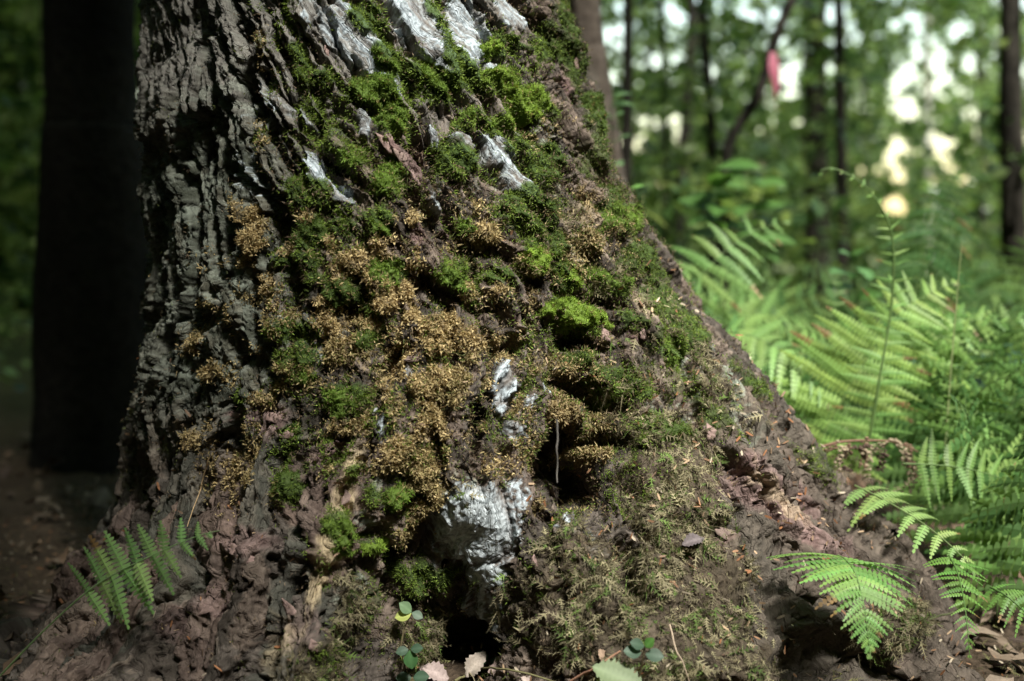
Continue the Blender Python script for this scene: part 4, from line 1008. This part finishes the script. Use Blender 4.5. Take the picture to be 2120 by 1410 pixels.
woods_tree('leaning_sapling', 'black curved sapling leaning right, pink ribbon tied to it', [(1690, -80, 3.0), (1640, 0, 3.0), (1600, 95, 3.0), (1568, 200, 3.0), (1520, 275, 3.0), (1502, 350, 3.0), (1497, 560, 3.0)], 23, DK, crown=[(1500, 390, 2.95), (1560, 400, 2.9), (1440, 400, 2.9), (1540, 350, 3.1)], seed=7, per=26, rad=.2, leaf=.07, lump=.03, top=1.6)
woods_tree('background_tree', 'thick dark trunk right of the pink ribbon', [(1690, -100, 7.0), (1688, 100, 7.0), (1690, 330, 7.0), (1690, 560, 7.0)], 52, DK, crown=[(1720, 200, 6.5), (1640, 260, 6.5), (1760, 60, 6.8)], seed=8)
woods_tree('background_tree', 'short looking dark trunk behind the curled fern tip', [(1735, -100, 4.8), (1738, 100, 4.8), (1742, 400, 4.8), (1745, 590, 4.8)], 26, DK, crown=[(1700, 420, 4.6), (1780, 470, 4.6)], seed=9)
woods_tree('background_tree', 'dark trunk at the right edge behind the ferns', [(2092, -100, 3.8), (2092, 200, 3.8), (2098, 450, 3.8), (2095, 700, 3.8)], 52, DK, crown=[(2060, 300, 3.9), (2110, 330, 3.6), (2040, 220, 4.0)], seed=10)
woods_tree('birch', 'white sunlit birch stem left of the curled fern tip', [(1672, -100, 8.5), (1670, 200, 8.5), (1674, 450, 8.5), (1676, 600, 8.5)], 24, BI, crown=[(1640, 260, 8.0), (1700, 230, 8.0)], seed=11, lump=.03)
woods_tree('birch', 'white sunlit birch stem right of the brightest fern', [(1918, -100, 9.0), (1920, 200, 9.0), (1922, 480, 9.0), (1922, 610, 9.0)], 17, BI, crown=[(1940, 330, 8.5), (1950, 250, 8.6)], seed=12, lump=.03)
FARL = ('faint slim trunk far back, right of the slim black stem', 'faint slim trunk far back behind the pink ribbon', 'faint slim trunk far back below the bright sky gap', 'slim trunk far back left of the dark right edge trunk', 'dim trunk far back at the left edge', 'thin sapling stem low at the left edge beside the massive black trunk')
for q, (x, d, w) in enumerate(((1345, 11, 14), (1580, 12, 12), (1790, 10.5, 14), (2030, 9.5, 22), (30, 9, 20), (90, 4.0, 9))):
    woods_tree('background_tree', FARL[q], [(x - 6, -100, d), (x, 150, d), (x + 4, 400, d), (x, 585, d)], w, DK, seed=20 + q, group='far trunks', crown=[(x + 30, 200, d), (x - 40, 330, d)])
# pink ribbon on the sapling
rp = catmull([at(1600, 108, 2.92), at(1603, 145, 2.9), at(1607, 180, 2.9), at(1604, 203, 2.9), at(1609, 228, 2.9)], 24)
wv = np.interp(np.linspace(0, 1, 24), (0, .2, .55, .7, .85, 1), (.008, .017, .016, .006, .006, .010))
tw = np.linspace(.2, 1.6, 24)
sv = np.stack((np.cos(tw), np.sin(tw) * .6, np.zeros(24)), 1) * wv[:, None]
V = np.concatenate((rp - sv, rp + sv)); k = np.arange(23)
Fr = np.stack((k, k + 1, 24 + k + 1, 24 + k), 1)
V2 = V + np.array((0, .0008, 0)); 
rb = obj('ribbon', mesh_np('ribbon', np.vstack((V, V2)) - rp[0], np.vstack((Fr, Fr[:, ::-1] + 48)), tone_mat('pink_ribbon', base=(.60, .20, .27), rough=.5, transl=.35, nscale=80, namt=.1)), label='pink marker ribbon hanging from the curved black sapling', cat='ribbon')
rb.location = rp[0]
# understory foliage in depth
def mass(name, label, n, x, y, z, per, rad, size, seed, cut=True, tones=LEAFT, dens=None, base=.0, thick=.16):
    rg = np.random.default_rng(seed)
    c = np.stack((rg.uniform(*x, n), rg.uniform(*y, n), z[0] + (z[1] - z[0]) * rg.random(n)), 1)
    c[:, 0] = c[:, 0] * c[:, 1] / y[1]
    if dens is not None: c = c[rg.random(len(c)) < dens(c)]
    L = spray(c, per, rad, seed + 1, thick)
    if cut: L = L[keep(L, rg, base)]
    V, F, cc = leaf_cloud(L, size, tones, seed=seed + 2, flat=.75)
    return obj(name, mesh_np(name, V, F, MAT['bgleaf'], cc), label=label, cat='foliage', kind='stuff')
mass('near_foliage', 'leafy sprays of young trees hanging behind the ferns', 260, (-.3, 3.6), (3.6, 5.5), (.15, 2.6), 26, .28, .055, 801, dens=lambda c: sstep(c[:, 0], -.2, .5) * .9)
mass('middle_foliage', 'green understory foliage in the middle distance', 1500, (-5.0, 6.5), (6, 10), (.1, 3.8), 34, .55, .08, 811)
mass('far_woods', 'far wall of sunlit forest foliage with bright gaps', 1850, (-8, 12), (11, 17), (.0, 4.6), 40, 1.0, .13, 821, base=.0, thick=.4)
mass('far_thicket', 'low far thicket closing the view under the trees', 1700, (-8, 12), (10, 16), (.0, 2.4), 40, .7, .12, 841, base=.0)
mass('ground_foliage', 'low green plants covering the forest floor', 700, (-8, 10), (2.6, 14), (.0, .30), 24, .35, .05, 831, cut=False, dens=lambda c: (c[:, 1] > 2.6) & ((c[:, 0] > .5) | (c[:, 0] < -1.6) | (c[:, 1] > 4.5)))
# leaf roof and thickets added to block the light; openings cut towards the sun
ts = np.array(TO_SUN)
def sun_open(L, target, r):
    d = L - np.array(target); a = d @ ts
    return np.linalg.norm(d - a[:, None] * ts, axis=1) < r
def roof(n, box, size, seed, name, label):
    rg = np.random.default_rng(seed)
    L = np.stack([rg.uniform(*b, n) for b in box], 1)
    clump = fbm(L, .55, 2, seed)
    L = L[((clump > .27) | (L[:, 0] < -1)) & ((L[:, 1] < 5.0) | (L[:, 0] < -.2 * L[:, 1]) | (clump > .55))]
    o = np.zeros(len(L), bool)
    for t, r in OPEN: o |= sun_open(L, t, r)
    L = L[~o]
    V, F, cc = leaf_cloud(L, size, LEAFT, seed=seed + 2, flat=.6)
    obj(name, mesh_np(name, V, F, MAT['bgleaf'], cc), label=label, cat='foliage', kind='stuff')
OPEN = [((-.02, 1.08, .62), .46), ((.15, 1.08, .45), .36), ((-.33, 1.0, .14), .30), ((.36, 1.0, .12), .22), ((.5, 1.15, .15), .26), ((.17, 2.2, .6), .3), ((.68, 2.92, .8), .3), ((.62, 1.55, .32), .48), ((1.0, 1.9, .3), .35), ((1.2, 2.6, .3), .3), ((2.2, 4.5, .8), .7), ((1.2, 6, 1.0), .6), ((3.5, 8, 1.2), 1.0), ((4.5, 12, 2), 1.6), ((1.5, 13, 2.2), 1.2), ((2.5, 7, .5), .6), ((1.6, 4, .6), .4), ((3, 11, 1.5), .9), ((5.5, 14, 2.0), 1.2), ((.8, 9, 1.5), .7)]
roof(30000, ((-14, 11), (-9, 15), (4.2, 6.2)), .52, 901, 'shade_canopy', 'unseen leaf canopy added over the old tree to block light')  # added overhead cover, out of view, holding back the sky light
roof(20000, ((-7.5, -3.4), (-7, 15), (-.1, 4.6)), .45, 911, 'left_shade_thicket', 'thicket added beyond the left side of the old tree to block light')  # added to cut the sky light coming from the left
roof(17000, ((-8, 11), (-7, -3.5), (-.1, 4.6)), .45, 921, 'rear_shade_thicket', 'unseen thicket added behind the photographer to block light')  # unseen, added to stop fill light from behind the camera
roof(6500, ((5.5, 9.5), (-4, 4.5), (-.1, 4.6)), .45, 931, 'side_shade_thicket', 'unseen thicket added well off to the right to block light')  # unseen, added to close the open right side against fill light
# leafy bough added out of view overhead to shade the left side
rg = np.random.default_rng(77)
n = 5200
tx, tz = rg.uniform(-.95, -.02, n), rg.uniform(-.12, 1.0, n)
edge_x = np.interp(tz, (-.1, .05, .2, .4, .7, 1.0), (-.22, -.26, -.29, -.30, -.29, -.27))
p = np.clip((edge_x - tx) / .10 + .5, 0, 1)
dapple = fbm(np.stack((tx, tz, tx * 0), -1), 7, 2, 3)
ok = (rg.random(n) < p) & (dapple > .30) & (np.hypot((tx + .385) / .12, (tz + .07) / .17) > 1)
L = np.stack((tx, np.full(n, 1.15), tz), 1)[ok] + ts * rg.uniform(1.75, 2.5, ok.sum())[:, None]
bough_base = L.mean(0) + np.array((-3.2, -.8, .8))
bo = empty('shade_bough', bough_base, label='unseen leafy bough added overhead to shade the left side', cat='shade branch')
V, F, cc = leaf_cloud(L, .075, LEAFT, seed=78, flat=.8)
obj('foliage', mesh_np('foliage', V - bough_base, F, MAT['bgleaf'], cc), bo)
parts = []
lm = L.mean(0)
for q in range(9):
    end = L[rg.integers(0, len(L))]
    parts.append(tube(catmull([bough_base, bough_base * .4 + lm * .6, (lm + end) / 2, end], 16) - bough_base, np.linspace(.03, .003, 16), 6))
V, F = join(parts)
obj('limb', mesh_np('limb', V, F, MAT['woodbark'], np.tile(rgb(.05, .04, .03), (len(V), 1))), bo)['kind'] = 'stuff'
print('woods', round(time.time() - T0, 1))
# ================================================================== small things at the foot of the tree
def leaf_mesh(L, W, n=8, fold=.25, curl=.2, serr=0, tone=(.1, .2, .05), shape=1.0, rg=None, wavy=0.0):
    """leaf along +X, upper side +Z; two rows of faces either side of a raised midrib"""
    t = np.linspace(0, 1, n + 1)
    w = W * np.sin(math.pi * t ** shape) ** .8 * .5
    if serr: w = w * (1 + .22 * ((np.arange(n + 1) % 2) - .5) * 2 * serr)
    z = -curl * L * t ** 2
    rows = []
    for s, k in ((1, 1.0), (1, .5), (0, 0), (-1, .5), (-1, 1.0)):
        zz_ = z + fold * w * k + (wavy * L * np.sin(9 * t + 3 * s * k) * k if wavy else 0)
        rows.append(np.stack((L * t, s * k * w, zz_), 1))
    V = np.concatenate(rows); m = n + 1
    F = np.concatenate([np.stack((r * m + np.arange(n), (r + 1) * m + np.arange(n), (r + 1) * m + np.arange(n) + 1, r * m + np.arange(n) + 1), 1) for r in range(4)])
    c = np.tile(np.array(tone, np.float32), (len(V), 1)); c[2 * m:3 * m] = c[2 * m:3 * m] * 1.25 + .01
    return V, F, c
def place(V, pos, fwd, up):
    f = nrm(np.array(fwd, float)); u = np.array(up, float); u = nrm(u - f * np.dot(u, f)); s = np.cross(u, f)
    return np.array(pos) + V[:, :1] * f + V[:, 1:2] * s + V[:, 2:] * u
def front(x, y, off):
    k = surf(x, y)
    g = on_ground(x, y)[1]
    d = min(FP[k][1], g) if k is not None else g
    return at(x, y, d - off)
def sprig(label, stem, leaves, tone, stem_tone=(.10, .08, .04)):
    """stem: photo points (x, y, dist); leaves: (x, y, dist, dx, dy, length px, tone scale)"""
    P = catmull([front(x, y, .018 + .006 * q) for q, (x, y, _) in enumerate(stem)], 14); base = P[0]; tipd = P[-1][1]
    e = empty('berry_vine', base, label=label, cat='plant', group='creeping vine sprigs')
    V, F = tube(P - base, np.linspace(.0009, .0006, 14), 5)
    obj('stem', mesh_np('stem', V, F, MAT['litter'], np.tile(rgb(*stem_tone), (len(V), 1))), e)
    for (x, y, d, dx, dy, lp, tn) in leaves:
        c = at(x, y, tipd - .003); L = lp * tipd / FPX
        V, F, cc = leaf_mesh(L, L * .78, 8, .12, .12, 0, np.array(tn))
        f = np.array((dx, -.25, -dy)); 
        V = place(V, c, f, (0, -.75, .65))
        obj('leaf', mesh_np('leaf', V - base, F, MAT['leaf'], cc, smooth=True), e)
BG_, YG_ = (.055, .105, .062), (.24, .33, .09)
D1 = 1.07
sprig('three leaved sprig with one yellowing leaf left of the lower hollow', [(828, 1345, D1), (838, 1300, D1), (852, 1272, D1)], [(852, 1270, D1, -1, .15, 36, (.40, .46, .12)), (852, 1268, D1, -.75, -.75, 34, (.16, .26, .13)), (853, 1268, D1, .9, .35, 26, (.10, .16, .10))], BG_)
sprig('dark green sprig with a hanging round leaf below the yellowing one', [(832, 1400, D1 - .02), (840, 1370, D1 - .02), (848, 1346, D1 - .02)], [(848, 1346, D1 - .02, .15, 1, 40, (.06, .15, .05)), (846, 1345, D1 - .02, -.9, .1, 28, BG_), (850, 1344, D1 - .02, .9, -.2, 28, BG_)], BG_)
sprig('blue green pair of round leaves at the bottom edge', [(850, 1430, D1 - .02), (853, 1405, D1 - .02)], [(852, 1403, D1 - .02, -1, -.1, 34, BG_), (855, 1403, D1 - .02, 1, -.2, 36, BG_)], BG_)
sprig('sprig of four dark oval leaves right of the bottom centre', [(1322, 1410, 1.10), (1330, 1370, 1.10), (1335, 1338, 1.10)], [(1328, 1352, 1.1, -1, -.25, 40, BG_), (1336, 1354, 1.09, 1, .05, 40, BG_), (1334, 1338, 1.1, -.8, -.35, 34, BG_), (1336, 1340, 1.1, .5, -.7, 28, (.10, .24, .05))], BG_)
sprig('dim blue leaves at the mouth of the lower hollow', [(1020, 1400, 1.13), (1012, 1372, 1.13)], [(1010, 1372, 1.13, -.5, -.6, 34, BG_), (1014, 1366, 1.13, .9, .25, 34, BG_)], BG_)
# serrated fresh leaf at the bottom edge
c = front(1345, 1430, .03)
V, F, cc = leaf_mesh(.052, .026, 24, .15, .1, 1, (.20, .27, .13), shape=1.25)
c2 = place(V, c, (-1, .10, .45), (.1, -.8, .7))
o = obj('fallen_leaf', mesh_np('fallen_leaf', c2 - c, F, MAT['leaf'], cc), label='fresh pale green toothed leaf at the bottom edge', cat='leaf'); o.location = c
# dead leaves
DEAD = [('greyish brown curled dead leaf at the bottom centre', 1010, 1392, 1.10, (1, .1, .35), .055, (.30, .23, .20)), ('pale dead leaf lying under the arched twig', 1075, 1404, 1.09, (.6, .1, -.5), .048, (.38, .31, .27)),
        ('crumpled dead leaf beside the hanging round leaf', 868, 1382, 1.08, (1, .0, -.3), .034, (.30, .24, .22)), ('small pale dead leaf left of the arched twig', 965, 1402, 1.09, (.5, 0, .8), .030, (.36, .31, .26)),
        ('dark folded dead leaf on the moss of the right root', 1412, 1128, 1.04, (1, .1, .45), .022, (.12, .10, .10)), ('tiny tan dead leaf above the four dark leaves', 1240, 1344, 1.11, (.5, .1, -.8), .017, (.34, .24, .17))]
for q, (lb, x, y, d, f, L, tn) in enumerate(DEAD):
    c = front(x, y, .007)
    V, F, cc = leaf_mesh(L, L * .6, 14, .3, .25, .6, tn, wavy=.06)
    o = obj('dead_leaf', mesh_np('dead_leaf', place(V, c, f, (.1 - .1 * (q % 3), -.6, .8)) - c, F, MAT['litter'], cc, smooth=True), label=lb, cat='leaf', group='dead leaves at the foot of the tree'); o.location = c
# twigs and stalks
TW = [('straw coloured stalk standing against the left root', [(432, 948, 1.06), (415, 1010, 1.05), (388, 1090, 1.04)], .0008, (.45, .32, .18)),
      ('thin arched green twig at the bottom centre', [(940, 1412, 1.05), (985, 1388, 1.06), (1040, 1384, 1.07), (1130, 1405, 1.06), (1180, 1425, 1.05)], .0013, (.16, .15, .07)),
      ('short pale twig crossing the arched one', [(962, 1378, 1.06), (985, 1410, 1.05)], .001, (.22, .19, .12)),
      ('upright thin twig beside the crossing one', [(972, 1368, 1.06), (980, 1388, 1.06)], .0008, (.18, .15, .09)),
      ('straight pale stalk leaning left near the bottom right', [(1385, 1295, 1.05), (1408, 1360, 1.04), (1432, 1425, 1.03)], .0009, (.42, .33, .24)),
      ('brown broken twig pair below the four dark leaves', [(1310, 1398, 1.06), (1335, 1374, 1.07)], .0018, (.34, .25, .15)),
      ('second broken twig beside the brown one', [(1322, 1404, 1.06), (1357, 1386, 1.07)], .0018, (.30, .22, .14)),
      ('long reddish stem lying at the bottom right of centre', [(1180, 1412, 1.06), (1240, 1378, 1.08), (1285, 1347, 1.10)], .0014, (.36, .20, .13)),
      ('dark runner stem crossing low in front of the right root', [(1860, 1300, 1.16), (1940, 1278, 1.18), (2010, 1262, 1.2)], .0016, (.07, .08, .035)),
      ('thin curved stalk left of the lower hollow', [(925, 1290, 1.08), (915, 1330, 1.07), (898, 1360, 1.06)], .0006, (.36, .29, .20)),
      ('grey dangling root fibre in the black hollow', [(1152, 870, 1.00), (1153, 930, 1.005), (1152, 975, 1.01), (1153, 1000, 1.01)], .0012, (.15, .14, .125))]
for lb, pts, r, tn in TW:
    P = catmull([at(*p) if 'fibre' in lb or 'runner' in lb else front(p[0], p[1], .012 + r) for p in pts], 18); P = P + (fbm(P, 60, 2, 3)[:, None] - .5) * .004
    V, F = tube(P - P[0], np.linspace(r, r * .55, 18), 6)
    o = obj('twig', mesh_np('twig', V, F, MAT['litter'], np.tile(rgb(*tn), (len(V), 1)), smooth=True), label=lb, cat='twig', group='twigs and stalks'); o.location = P[0]
# broad leaved seedlings among the ferns
def seedling(label, stem, leaves, L, tone, seed):
    rg = np.random.default_rng(seed)
    P = catmull([at(*q) for q in stem], 20); base = P[0]
    e = empty('seedling', base, label=label, cat='plant')
    V, F = tube(P - base, np.linspace(.0022, .001, 20), 5)
    obj('stem', mesh_np('stem', V, F, MAT['leaf'], np.tile(rgb(.10, .13, .05), (len(V), 1))), e)
    for q in range(leaves):
        k = P[min(19, int(6 + 14 * (q + .5) / leaves))]
        l = L * rg.uniform(.7, 1.15)
        V, F, cc = leaf_mesh(l, l * .55, 10, .2, .25, .35, np.array(tone) * rg.uniform(.8, 1.25))
        a = rg.uniform(0, 6.28)
        V = place(V, k, (math.cos(a), -abs(math.sin(a)) * .7, rg.uniform(-.1, .5)), (rg.normal(0, .3), -.5, 1))
        obj('leaf', mesh_np('leaf', V - base, F, MAT['leaf'], cc, smooth=True), e)
seedling('broad leaved seedling in front of the curved black sapling', [(1500, 620, 2.3), (1500, 500, 2.3), (1490, 420, 2.3), (1480, 350, 2.3)], 12, .085, (.10, .22, .05), 1)
seedling('second broad leaved seedling right of the one by the sapling', [(1580, 640, 2.6), (1570, 520, 2.6), (1555, 430, 2.6), (1550, 370, 2.6)], 10, .085, (.12, .25, .06), 2)
seedling('broad leaved plant between the curled fern tip and the dark trunk', [(1770, 720, 1.95), (1775, 640, 1.95), (1770, 570, 1.95), (1775, 530, 1.95)], 8, .06, (.10, .22, .07), 3)
seedling('dark blue green leafy plant right of the slender fern stem', [(1930, 930, 1.7), (1925, 850, 1.7), (1915, 790, 1.7), (1920, 750, 1.7)], 9, .06, (.05, .11, .06), 4)
seedling('dark leafy plant low at the right edge', [(2060, 900, 1.8), (2050, 800, 1.8), (2060, 720, 1.8)], 9, .06, (.05, .11, .06), 5)
seedling('small leaf sprig peeping from behind the right outline', [(1320, 500, 1.7), (1310, 420, 1.7), (1305, 385, 1.7)], 3, .03, (.12, .25, .06), 6)
seedling('pale blurred seedling beside the pale grey trunk', [(1275, 520, 2.0), (1270, 330, 2.0), (1265, 240, 2.0), (1270, 200, 2.0)], 8, .04, (.13, .24, .10), 7)
# litter on the ground by the roots
rg = np.random.default_rng(55)
n = 9000
gp = np.stack((rg.uniform(-.75, 1.1, n), rg.uniform(.85, 2.2, n)), 1)
gz_ = gheight(gp[:, 0], gp[:, 1])
P = np.column_stack((gp, gz_ + rg.uniform(-.004, .008, n)))
N = nrm(np.array((0, 0, 1.0)) + rg.normal(0, .35, (n, 3)))
V, F, cc = needles(P, N, NEEDLE[rg.integers(0, 5, n)] * rg.uniform(.5, 1.1, (n, 1)))
obj('needle_litter', mesh_np('needle_litter', V, F, MAT['litter'], cc), label='brown conifer needles strewn on the ground between the roots', cat='needles', kind='stuff')
LT = ((.10, .07, .05), (.16, .12, .085), (.065, .045, .035), (.20, .155, .115), (.13, .085, .055))
parts, cols = [], []
for q in range(1100):
    x_, y_ = rg.uniform(-1.1, 1.3), rg.uniform(.85, 2.9)
    L_ = rg.uniform(.022, .05)
    V, F, c_ = leaf_mesh(L_, L_ * rg.uniform(.4, .65), 6, rg.uniform(-.3, .6), rg.uniform(-.1, .5), rg.uniform(0, .5), np.array(LT[q % 5]) * rg.uniform(.7, 1.2), wavy=rg.uniform(.02, .09))
    z_ = float(gheight(np.array([x_]), np.array([y_]))[0]) + rg.uniform(.0, .012)
    parts.append((place(V, (x_, y_, z_), (rg.normal(), rg.normal(), rg.normal(0, .25)), (rg.normal(0, .3), rg.normal(0, .3), 1)), F)); cols.append(c_)
V, F = join(parts)
obj('leaf_litter', mesh_np('leaf_litter', V, F, MAT['litter'], np.vstack(cols), smooth=True), label='curled dead leaves littering the forest floor', cat='leaves', kind='stuff')
n = 2600
gp = np.stack((rg.uniform(-.7, .9, n), rg.uniform(.95, 1.5, n)), 1)
P = np.column_stack((gp, gheight(gp[:, 0], gp[:, 1])))
r = rg.normal(size=(n, 3)); Nn = np.tile((0, -.2, 1.0), (n, 1)); D = nrm(r * np.array((1, 1, .5)) + np.array((0, 0, .6)))
br = rg.random((n, 1))
V, F, cc = sprigs(P, D, Nn, rg.uniform(.008, .018, n), (1 - br) * rgb(.06, .06, .025) + br * rgb(.20, .20, .08))
obj('ground_moss', mesh_np('ground_moss', V, F, MAT['moss'], cc), label='sparse feather moss on the soil at the tree foot', cat='moss', kind='stuff')
tot = 0
for m in {o.data for o in scene.objects if o.type == 'MESH'}:
    a = np.zeros(len(m.polygons), np.int32); m.polygons.foreach_get('loop_total', a); tot += int((a - 2).sum())
print('triangles', tot)
print('script done', round(time.time() - T0, 1))
